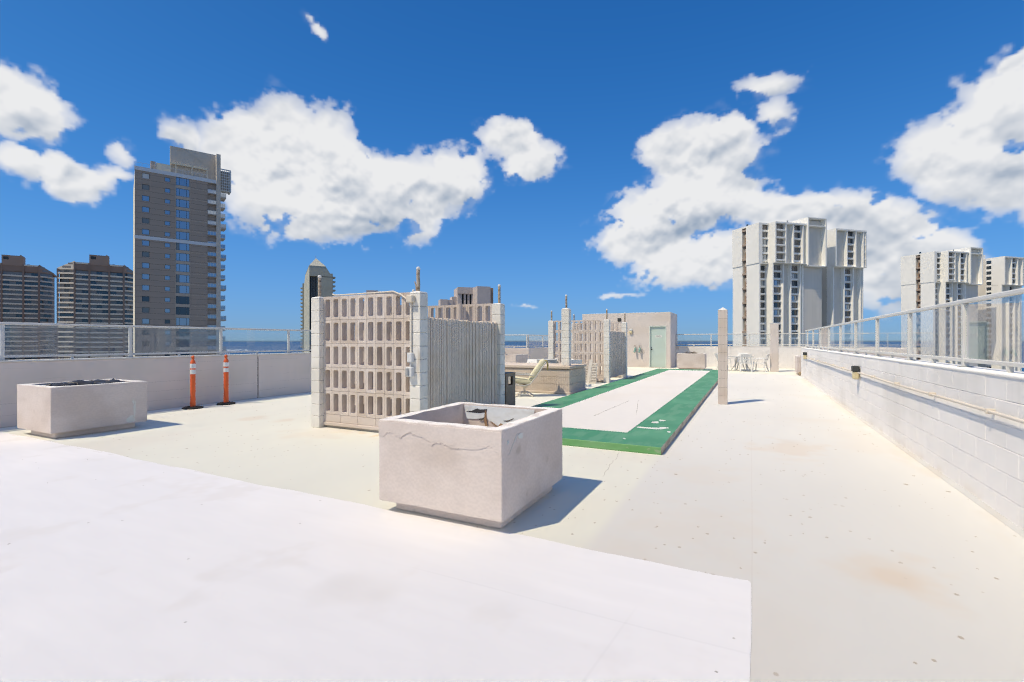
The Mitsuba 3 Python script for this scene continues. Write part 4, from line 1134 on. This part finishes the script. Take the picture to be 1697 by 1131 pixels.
for q in np.linspace(u3 + .5, U(378, .3), 4):
    lou.append(bx(q, q + .1, .28, .30, bz0, bz1 - .26))
add(t + '__brise_soleil', cat(lou), 'balcony_white', to_world=F.tw)

# --- the two brown condominium towers


def condo(px_shift, D, label, group=None):
    t = thing('condominium_tower', label, 'tower', group)
    F = Face(123.5, D, 1840)
    off = px_shift * D / FOC
    F.O = F.O + off * RGT
    m = np.eye(4)
    m[:2, 0], m[:2, 1], m[:2, 3] = F.u, F.v, F.O
    F.tw = T(m.tolist())
    G = Face(123.5, D, 1840)                   # the same facade before the shift, to read its columns
    ub = [G.at(p) for p in (123.5, 148, 181, 205)]
    Wd = ub[-1]
    ch = 8.6
    zt = G.z(123.5, 441)
    pit = 2.83
    plan = [(0, 0), (Wd, 0), (Wd + ch * .72, ch * .72), (Wd + ch * .72, 26), (-ch * .88, 26), (-ch * .88, ch * .52)]
    inset = Polygon(plan).buffer(-1.1, join_style=2)
    zr = G.z(123.5, 434)
    add(t + '__core', mv(prism(inset, zt - GROUND - 2.0), 0, 0, GROUND), 'condo_wall', to_world=F.tw)
    # crown: sloped chamfers over the two ends
    add(t + '__crown', trimesh.convex.convex_hull(np.array([(0.05, .05, zt - 2), (Wd - .05, .05, zt - 2), (Wd, 24, zt - 2), (0, 24, zt - 2), (0.05, .05, zr), (Wd - .05, .05, zr), (Wd, 24, zr), (0, 24, zr)])), 'condo_wall', to_world=F.tw)
    for nm, pts in (('left', [(0, 0), (-ch * .88, ch * .52), (-ch * .88, 24), (0, 24)]), ('right', [(Wd, 0), (Wd + ch * .72, ch * .72), (Wd + ch * .72, 24), (Wd, 24)])):
        hi = zr + .6
        lo = zt - 1.4
        far_ = lo + .3
        P = [(pts[0][0], pts[0][1], hi), (pts[3][0], pts[3][1], hi), (pts[1][0], pts[1][1], far_), (pts[2][0], pts[2][1], far_)]
        P += [(x, y, lo - .6) for x, y in pts]
        add(t + '__crown', trimesh.convex.convex_hull(np.array(P)), 'condo_brick' if nm == 'right' else 'condo_slab', to_world=F.tw)
        e = np.array(pts[1]) - np.array(pts[0])
        L = np.linalg.norm(e)
        e /= L
        nrm = np.array([e[1], -e[0]]) if nm == 'right' else np.array([-e[1], e[0]])
        a = math.degrees(math.atan2(e[1], e[0]))
        for q0, q1, z0, z1 in ((.22, .72, zt - 1.1, zt + .1), (.1, .38, zt + 1.0, zt + 1.9)):
            p0 = np.array(pts[0]) + e * L * q0
            tw = F.tw @ T().translate([float(p0[0]), float(p0[1]), 0]).rotate([0, 0, 1], a)
            add(t + '__window', bx(0, L * (q1 - q0), -.06, .06, z0, z1), 'bronze_glass', to_world=tw)
    # one row of windows, a slab and its railing per storey and bay
    rr = random.Random(int(px_shift) + 9)
    bays = [((0, 0), (ub[1], 0)), ((ub[1], 0), (ub[2], 0)), ((ub[2], 0), (Wd, 0)), ((-ch * .88, ch * .52), (0, 0)), ((Wd, 0), (Wd + ch * .72, ch * .72))]
    n = 19
    for bi, (a, b) in enumerate(bays):
        a, b = np.array(a, float), np.array(b, float)
        L = float(np.linalg.norm(b - a))
        ang = math.degrees(math.atan2(*(b - a)[::-1]))
        tw = F.tw @ T().translate([float(a[0]), float(a[1]), 0]).rotate([0, 0, 1], ang)
        slab_m = mikit.ply(bx(.42, L - .12, -.35, 1.1, -.28, .0))
        par_m = mikit.ply(bx(.42, L - .12, -.36, -.28, .001, .62))
        glass_m = {}
        for k in range(n):
            zz = zt - 1.95 - (k + 1) * pit + (.4 if bi > 2 else 0)
            s = add(t + '__balcony', slab_m, 'condo_slab', to_world=tw @ T().translate([0, 0, zz]))
            add(s + '__parapet', par_m, 'condo_slab', to_world=tw @ T().translate([0, 0, zz]))
            nn = 3 if L > 8.6 else 2
            for q in range(nn):
                w = (L - 1) / nn
                g = 'bronze_glass' if rr.random() < .62 else ('dark_glass' if rr.random() < .75 else 'curtain_glass')
                if (nn, L) not in glass_m:
                    glass_m[(nn, L)] = mikit.ply(cat([bx(.04, w * .5 - .03, 0, .05, .05, 2.45), bx(w * .5 + .03, w - .04, .02, .07, .05, 2.45)]))
                vd = .55 if rr.random() < .6 else 1.0
                add(t + '__window', glass_m[(nn, L)], g, to_world=tw @ T().translate([.5 + q * w, vd, zz]))
    for x, y, h in ((0, 0, zr - .2), (ub[1], 0, zr - .2), (ub[2], 0, zr - .2), (Wd, 0, zr - .2), (-ch * .88 + .1, ch * .52, zt - 1.6)):
        add(t + '__pier', bx(x - .4, x + .4, y - .45, y + 1.6, GROUND, h), 'condo_wall', to_world=F.tw)
    add(t + '__roof_beam', bx(.41, ub[1] - .41, -.3, 1, zr - .9, zr - .1), 'condo_slab', to_world=F.tw)
    add(t + '__roof_beam', bx(ub[2] + .41, Wd - .41, -.3, 1, zr - .9, zr - .1), 'condo_slab', to_world=F.tw)
    ph = G.z(148, 422)
    add(t + '__penthouse', bx(ub[1], ub[2], -.2, 9, zr - 1.0, ph), 'condo_brick', to_world=F.tw)
    add(t + '__penthouse_opening', bx(ub[1] + .7, ub[1] + 3, -.26, -.2, ph - 2.6, ph - .9), 'dark_metal', to_world=F.tw)
    add(t + '__roof_vent', bx(ub[1] + 7.5, ub[1] + 8.2, 2, 3, ph, ph + .9), 'plate_steel', to_world=F.tw)
    add(t + '__roof_vent', bx(ub[2] + 1.5, ub[2] + 2.6, 2, 3, zr, zr + .5), 'plate_steel', to_world=F.tw)


condo(0, 280, 'brown condominium tower with pale balcony bands standing beside the grey brown apartment tower')
condo(-147.5, 284, 'brown condominium tower with pale balcony bands at the left edge of the picture')

# --- the low pale building seen between them
t = thing('low_building', 'low pale building with window rows between the two brown condominium towers', 'building')
F = Face(70, 330, 1840)
add(t + '__wall', wall_with_holes(0, F.at(112), GROUND, F.z(82, 538), [(F.at(83 + i * 5.2), F.at(86.6 + i * 5.2), F.z(82, 546.5), F.z(82, 543.5)) for i in range(3)] + [(F.at(84), F.at(97), F.z(82, y + 2.2), F.z(82, y)) for y in (553, 557, 561, 565, 569, 573)], 0, .5), 'balcony_white', to_world=F.tw)
add(t + '__core', bx(0, F.at(112), .501, 15, GROUND, F.z(82, 538.5)), 'bronze_glass', to_world=F.tw)

# --- the pointed tower
t = thing('pointed_tower', 'grey green tower with a pyramid top and a tall dark slot beside the near screen', 'tower')
D = 296
F = Face(512.5, D, 2500)
U, Z = F.at, F.z
w = U(551)
# the left hand face runs back from the slot
vb = F.back(503.5, 0.0)
zs, zt, zp = Z(540, 441.5), Z(523, 441), Z(523, 428)
plan = [(0, 0), (w, 0), (w, 30), (0, 30)]
body = [(0, 0.0), (w, 0.0), (w, vb), (0, vb)]
sh = Z(512, 457)
add(t + '__body', wall_with_holes(U(513.2), w, GROUND, Z(512, 458), [(U(513.6), U(526.5), GROUND + 1, Z(512, 457.0))], 0, 3), 'pointed_wall', to_world=F.tw)
ins = 3.6
add(t + '__side_wall', bx(0, U(513.2) - .001, 0, vb, GROUND, sh), 'pointed_wall', to_world=F.tw)
add(t + '__core', bx(U(526.6), w - .01, 3.001, vb, GROUND, sh), 'pointed_wall', to_world=F.tw)
add(t + '__slot', bx(U(513.3), U(526.5), 3.001, 4, GROUND, sh), 'dark_metal', to_world=F.tw)
add(t + '__slot_mullion', cat([bx(q, q + .25, 2.4, 2.6, GROUND, sh) for q in (U(517), U(520.5), U(524))]), 'plate_steel', to_world=F.tw)
add(t + '__crown', trimesh.convex.convex_hull(np.array([(0, 0, sh - .01), (w, 0, sh - .01), (w, vb, sh - .01), (0, vb, sh - .01), (.0, 0, zt), (w * .70, 0, zt - .0), (w * .70, vb * .75, zt), (0, vb * .7, zt)])), 'pointed_wall', to_world=F.tw)
cv = vb * .35
cu, zp = U(523.5, cv), Z(523.5, 428, cv)
add(t + '__pyramid', trimesh.convex.convex_hull(np.array([(-.1, -.1, zt), (w * .71, -.1, zt), (w * .71, vb * .76, zt), (-.1, vb * .71, zt), (cu, cv, zp), (-.1, -.1, zt + .12), (w * .71, -.1, zt + .12)])), 'pointed_wall', to_world=F.tw)
add(t + '__finial', tube([(cu, cv, zp - .2), (cu, cv, zp + 1.6)], .12, 6), 'plate_steel', to_world=F.tw)
bal = mikit.ply(lathe([(0, 0), (1.2, 0), (1.7, .55), (1.75, 1.15), (1.6, 1.2), (0, 1.2)], 14), None, 30)
for side, uu, vv in (('r', w - .1, 4.0), ('l', -.3, vb - 1.0)):
    add(t + '__fin', bx(uu - .8, uu + .5, vv - 2.2, vv - 1.8, GROUND, Z(551, 453)), 'pointed_wall', to_world=F.tw)
    for k in range(24):
        add(t + '__balcony', bal, 'pointed_wall', to_world=F.tw @ T().translate([uu + (.6 if side == 'r' else -.4), vv, Z(551, 461) - k * 2.7 - (1.2 if side == 'l' else 0)]))

# --- the pinkish tower behind the screen
t = thing('pinkish_tower', 'pinkish concrete tower with three dark vertical slots rising behind the near screen', 'tower')
F = Face(758.5, 330, 3600)
U, Z = F.at, F.z
za = Z(770, 476.5)
add(t + '__wall', wall_with_holes(0, U(789.5), GROUND, za, [(U(a), U(b), GROUND, Z(770, 487.5)) for a, b in ((765.3, 768.8), (772, 775), (778.2, 781.5))], 0, 2), 'pink_wall', to_world=F.tw)
add(t + '__slot_glass', bx(.1, U(789), 2.001, 2.5, GROUND, za - .2), 'dark_metal', to_world=F.tw)
add(t + '__body', bx(0.01, U(789), 2.501, 16, GROUND, za - .05), 'pink_wall', to_world=F.tw)
add(t + '__lintel', bx(-.2, U(788), -.8, -.001, Z(770, 487), za + .1), 'pink_wall', to_world=F.tw)
G2 = Face(791, 322, 3000)
add(t + '__block', bx(0, G2.at(813), 0, 12, GROUND, G2.z(800, 474.7)), 'pink_wall', to_world=G2.tw)
add(t + '__block', bx(G2.at(813) + .001, G2.at(819), 2.2, 12, GROUND, G2.z(800, 476.2)), 'condo_brick', to_world=G2.tw)
for a, b, c in ((730, 742, 496), (741, 751, 497), (749.5, 760, 491.5)):
    add(t + '__wing', bx(U(a, 3), U(b, 3), 3 + (a - 730) * .06, 14, GROUND, Z(a, c, 3)), 'pink_wall', to_world=F.tw)
t = thing('pinkish_roof', 'roof blocks of a pinkish building just showing above the near screen', 'building')
F = Face(607, 345, 3600)
add(t + '__block', bx(0, F.at(622), 0, 10, GROUND, F.z(607, 481)), 'pink_wall', to_world=F.tw)
add(t + '__block', bx(F.at(622.1), F.at(658), 1, 12, GROUND, F.z(607, 482.2)), 'pink_wall', to_world=F.tw)
add(t + '__block', bx(F.at(658.1), F.at(664), 4, 12, GROUND, F.z(607, 483.6)), 'pink_wall', to_world=F.tw)
add(t + '__vent', bx(F.at(622.5), F.at(626), .3, 1, F.z(607, 484), F.z(607, 480.8)), 'plate_steel', to_world=F.tw)

# --- the white towers


def white_tower(F0, scale, label, full=True):
    """scale: the tower's size against the first one; columns are read on the first tower's facade, whose frame is A"""
    A = Face(1285, 178, 3619)
    F = F0 or A
    tw = F.tw
    t = thing('white_tower', label, 'tower')
    U, Z = A.at, A.z
    v1 = A.back(1274, 0.0)                      # front of the left hand block
    uL = A.at(1257.5, v1)
    vL = A.back(1213.5, uL) * (1 if full else 1.12)
    zt = Z(1285, 366.8)
    zo = Z(1285, 434.3)                         # underside of the overhanging storeys
    pit = 2.79
    R = A.back(1280.6, 0.0)                     # how far the lower storeys stand back
    lowz = GROUND
    rec = 1.5
    fin = .5
    W, Bk = 'white_tower', 'white_tower_back'
    uE = U(1337)
    # ---- left block with its balcony slot
    s0, s1 = A.back(1236.2, uL), A.back(1229.6, uL)
    for z0, z1, du in ((zo, zt, 0), (lowz, zo - .001, .25)):
        add(t + '__side_wall', bx(uL + du, uL + du + .5, v1, s0, z0, z1), W, to_world=tw)
        add(t + '__side_wall', bx(uL + du, uL + du + .5, s1, vL, z0, z1), W, to_world=tw)
    add(t + '__slot_back', bx(uL + 1.6, uL + 2.0, s0, s1, lowz, zt - .2), 'condo_wall', to_world=tw)
    for k in range(17):
        zz = zt - 1.2 - k * 2 * pit
        if zz < -12:
            break
        add(t + '__slot_balcony', bx(uL + .06, uL + 1.6, s0 + .002, s1 - .002, zz - .7, zz), 'tower_brown', to_world=tw)
        add(t + '__slot_window', bx(uL + 1.55, uL + 1.6, s0 + .6, s1 - .6, zz + .8, zz + 2.3), 'dark_glass', to_world=tw)
        add(t + '__slot_screen', bx(uL + .3, uL + .4, s0 + .02, s0 + (s1 - s0) * .5, zz - 3.2, zz - 1.9), 'tower_beige', to_world=tw)
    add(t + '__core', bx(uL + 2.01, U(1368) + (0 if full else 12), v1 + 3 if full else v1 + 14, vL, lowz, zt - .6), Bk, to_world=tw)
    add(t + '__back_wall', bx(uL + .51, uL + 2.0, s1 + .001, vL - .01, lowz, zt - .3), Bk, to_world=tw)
    add(t + '__roof', bx(uL + .01, uE, v1 + .01, vL - .02, zt - .58, zt - .05), W, to_world=tw)

    u_end = [1e9]

    def bay(ua, ub, v, z1, n, kind, rnd, sill=True, top=.55):
        """one column of windows or balconies down from z1 on the plane v"""
        for k in range(n):
            zz = z1 - top - k * pit
            a, b = ua + .02, min(ub - .02, u_end[0])
            if zz < -14:
                break
            if kind == 'window':
                g = rnd.choice(('dark_glass', 'dark_glass', 'sky_glass', 'curtain_glass', 'bronze_glass'))
                s = add(t + '__window', cat([bx(a, b, v - .10, v - .02, zz - 1.95, zz - 1.85), bx(a, b, v - .10, v - .02, zz - .08, zz)] + [bx(q - .06, q + .06, v - .10, v - .02, zz - 1.849, zz - .081) for q in (a + .06, a + (b - a) * .38, a + (b - a) * .7, b - .06)]), 'window_frame', to_world=tw)
                add(s + '__pane', cat([bx(a + .1, b - .1, v - .06, v - .04, zz - 1.84, zz - .09)]), g, to_world=tw)
                add(t + '__sill', bx(a, b, v - .62, v - .001, zz - 2.62, zz - 1.96), W, to_world=tw)
            else:
                add(t + '__balcony', bx(a, b, v - 1.35, v - .001, zz - 2.62, zz - 2.1), W, to_world=tw)
                add(t + '__window', bx(a, a + (b - a) * .42, v - .05, v - .002, zz - 1.94, zz), 'dark_glass', to_world=tw)
                add(t + '__balcony_door', bx(a + (b - a) * .42 + .001, b, v - .04, v - .002, zz - 1.94, zz), 'bronze_glass', to_world=tw)
    rnd = random.Random(17 if full else 23)
    # ---- left block front: one window column (upper and lower)
    for z0, z1, dv, sh, n in ((zo, zt, 0.0, 0, 5), (lowz, zo - .15, R, 4.3, 14)):
        vv = v1 + dv
        a, b = A.at(1260.3 - sh, vv + .9), A.at(1274 - sh, vv + .9)
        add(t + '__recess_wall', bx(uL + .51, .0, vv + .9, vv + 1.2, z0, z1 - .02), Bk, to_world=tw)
        bay(a, b, vv + .9, z1, n, 'window', rnd)
        add(t + '__fin', bx(uL + .251, a - .01, vv, vv + .899, z0, z1), W, to_world=tw)
    add(t + '__parapet', bx(uL + .25, -.01, v1 - .002, v1 + .9, zt - .5, zt + .02), W, to_world=tw)
    add(t + '__soffit', bx(uL + .3, -.01, v1, v1 + R + 1.2, zo - .14, zo), W, to_world=tw)
    # ---- middle block
    for z0, z1, dv, sh, n in ((zo, zt, 0.0, 0, 5), (lowz, zo - .15, R, 4.4, 14)):
        c = [A.at(p - sh, dv + rec) for p in (1285, 1287.2, 1296.8, 1298.2, 1307.5, 1311.8, 1325, 1327.5, 1337)]
        add(t + '__side_wall', bx(0.0, fin, dv, v1 + 3 + dv, z0, z1), W, to_world=tw)
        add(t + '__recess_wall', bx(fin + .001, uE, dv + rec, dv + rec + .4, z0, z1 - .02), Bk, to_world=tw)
        bay(fin, A.at(1297 - sh, dv + rec), dv + rec, z1, n, 'balcony' if z0 == zo else 'window', rnd)
        bay(A.at(1311.8 - sh, dv + rec), A.at(1325 - sh, dv + rec), dv + rec, z1, n, 'window', rnd)
        for p in (1297.0, 1309.5, 1325.2):
            a = A.at(p - sh, dv + rec)
            add(t + '__fin', bx(a, a + .42, dv + .05, dv + rec - .001, z0, z1 - .01), W, to_world=tw)
    add(t + '__parapet', bx(-.002, uE, -.05, rec + .1, zt - .55, zt + .02), W, to_world=tw)
    add(t + '__soffit', bx(-.002, uE, -.04, R + rec + .2, zo - .14, zo), W, to_world=tw)
    # ---- tall lift core
    zc, zc0 = Z(1337, 361.8), Z(1337, 440)
    uC0, uC1 = uE + .003, U(1368)
    add(t + '__core_fin', bx(uC0, uC0 + .5, -.6, v1 + 9, zc0, zc), W, to_world=tw)
    add(t + '__core_fin', bx(uC1 - .6, uC1, -.6, v1 + 9, zc0, zc), W, to_world=tw)
    add(t + '__core_wall', bx(uC0 + .501, uC1 - .601, 1.2, 2, zc0, zc - .3), Bk, to_world=tw)
    add(t + '__core_beam', bx(uC0 + .501, uC1 - .601, -.55, 1.199, Z(1337, 374.5), Z(1337, 373)), W, to_world=tw)
    add(t + '__core_beam', bx(uC0 - .01, uC1 + .01, -.62, v1 + 9.01, zc, zc + .35), W, to_world=tw)
    add(t + '__core_beam', bx(uC0 + .501, uC1 - .601, -.55, 3, zc0 - .3, zc0 - .001), W, to_world=tw)
    add(t + '__core_wall', bx(uC0, uC1, 1.6, 3, lowz, zc0 - .35), Bk, to_world=tw)
    add(t + '__fin', bx(uC0 - .6, uC0 - .001, R + .2, 4, lowz, zo - .2), W, to_world=tw)
    add(t + '__roof_plant', cat([bx(U(1305), U(1312), 3, 6, zt, zt + .8), bx(U(1316), U(1317), 3, 3.3, zt, zt + 1.6)]), 'plate_steel', to_world=tw)
    # ---- right block
    v3 = 1.0
    du = 0 if full else 12.5
    u3 = A.at(1385.5, v3) + du
    u4 = A.at(1436.5, v3) + du
    z3, z30 = A.z(1385, 378.3, v3), A.z(1385, 440.5, v3)
    u_end[0] = u4 - .45
    vg = A.back(1370, u3 - du) + (4 if du else 0)
    for z0, z1, dv, sh, n in ((z30, z3, 0.0, 0, 5), (lowz, z30 - .15, R, 4.6, 14)):
        vv = v3 + dv
        add(t + '__side_wall', bx(u3, u3 + fin, vv, vg, z0, z1), W, to_world=tw)
        add(t + '__recess_wall', bx(u3 + fin + .001, u4, vv + rec, vv + rec + .4, z0, z1 - .02), Bk, to_world=tw)
        bay((A.at(1400.3 - sh, vv + rec) + du), (A.at(1412.5 - sh, vv + rec) + du), vv + rec, z1, n, 'window', rnd)
        bay((A.at(1427 - sh, vv + rec) + du), (A.at(1435 - sh, vv + rec) + du), vv + rec, z1, n, 'balcony' if z0 == z30 else 'window', rnd)
        for p in (1398.0, 1412.6, 1425.2):
            a = (A.at(p - sh, vv + rec) + du)
            add(t + '__fin', bx(a, a + .42, vv + .05, vv + rec - .001, z0, z1 - .01), W, to_world=tw)
        add(t + '__fin', bx(u4 - .42 - sh * .05, u4 - sh * .05, vv + .02, vv + rec - .001, z0, z1 - .01), W, to_world=tw)
    add(t + '__parapet', bx(u3 - .002, u4 + .01, v3 - .05, v3 + rec + .1, z3 - .55, z3 + .02), W, to_world=tw)
    add(t + '__soffit', bx(u3 - .002, u4 + .01, v3 - .04, v3 + R + rec + .2, z30 - .14, z30), W, to_world=tw)
    add(t + '__right_core', bx(u3 + fin + .002, u4 - .3, v3 + R + rec + .41, vL, lowz, z3 - .1), Bk, to_world=tw)
    if not full:                                # the side windows that face us in the gap of the second tower
        for k in range(22):
            zz = z3 - 1.2 - k * pit
            if zz < -14:
                break
            add(t + '__side_window', bx(u3 - .03, u3 + .02, v3 + 12.2, v3 + 14.6, zz - 1.1, zz), 'bronze_glass', to_world=tw)
            add(t + '__side_balcony', bx(u3 - .02, u3 + .05, vg - 2.4, vg - .3, zz - 1.9, zz - .2), 'dark_glass', to_world=tw)
        add(t + '__roof_tank', cat([bx(u3 + 3, u3 + 5, 12, 14, z3, z3 + 2.6), bx(u3 + 5.01, u3 + 9, 13, 15, z3, z3 + .8)]), W, to_world=tw)
    return t


white_tower(None, 1, 'nearer white concrete apartment tower with overhanging upper storeys and dark window columns')
white_tower(Face(1571.5, 236, 3619), 1, 'farther white concrete apartment tower seen partly through the right hand glass railing', False)

# ------------------------------------------------------------------ far shore: low roofs and surf
t = thing('shore_building', 'low pale rooftop far off below the left railing near the sea', 'building')
F = Face(366, 1040, 3000)
add(t + '__roof', bx(0, F.at(424), 0, 60, -50, F.z(366, 589.5)), 'plate_steel', to_world=F.tw)
add(t + '__chimney', cat([bx(F.at(a), F.at(a + 1.6), 4, 9, F.z(366, 590), F.z(366, 585.5)) for a in (368.3, 371.6, 374.9, 378.2)]), 'balcony_white', to_world=F.tw)
rs = random.Random(12)
fo = []
for k in range(46):
    px, py = rs.uniform(377, 411), rs.uniform(579.5, 582.6)
    dd = FOC * 52 / (py - PY)
    p = dd * (FWD + (px - PX) / FOC * RGT)
    g = trimesh.creation.icosphere(subdivisions=1, radius=1)
    g.vertices = np.array(g.vertices) * [rs.uniform(2, 6), rs.uniform(2, 6), rs.uniform(1.0, 3.2)] 
    fo.append(mv(g, float(p[0]), float(p[1]), -50.4))
key = add('breaking_surf', cat(fo), 'foam', True, 'patch of white surf breaking on the blue sea far beyond the left railing', None, None, 'stuff')

# repeats share a group
import re
for key in list(labels):
    base = re.sub(r'_[0-9]{3}$', '', key)
    g = {'planter_box': 'stuccoed planter boxes on the deck', 'garden_chair': 'white plastic garden chairs', 'delineator_post': 'orange delineator posts by the left wall', 'standpipe_valve': 'green standpipe valves on the stair house',
         'wall_light': 'lights along the right hand wall', 'slatted_lounger': 'slatted loungers stood on end', 'screen_enclosure': 'breeze block screen enclosures', 'glass_railing': 'glass railings on the parapet walls',
         'condominium_tower': 'brown condominium towers', 'white_tower': 'white apartment towers'}.get(base)
    if g and '__' not in key:
        labels[key]['group'] = g
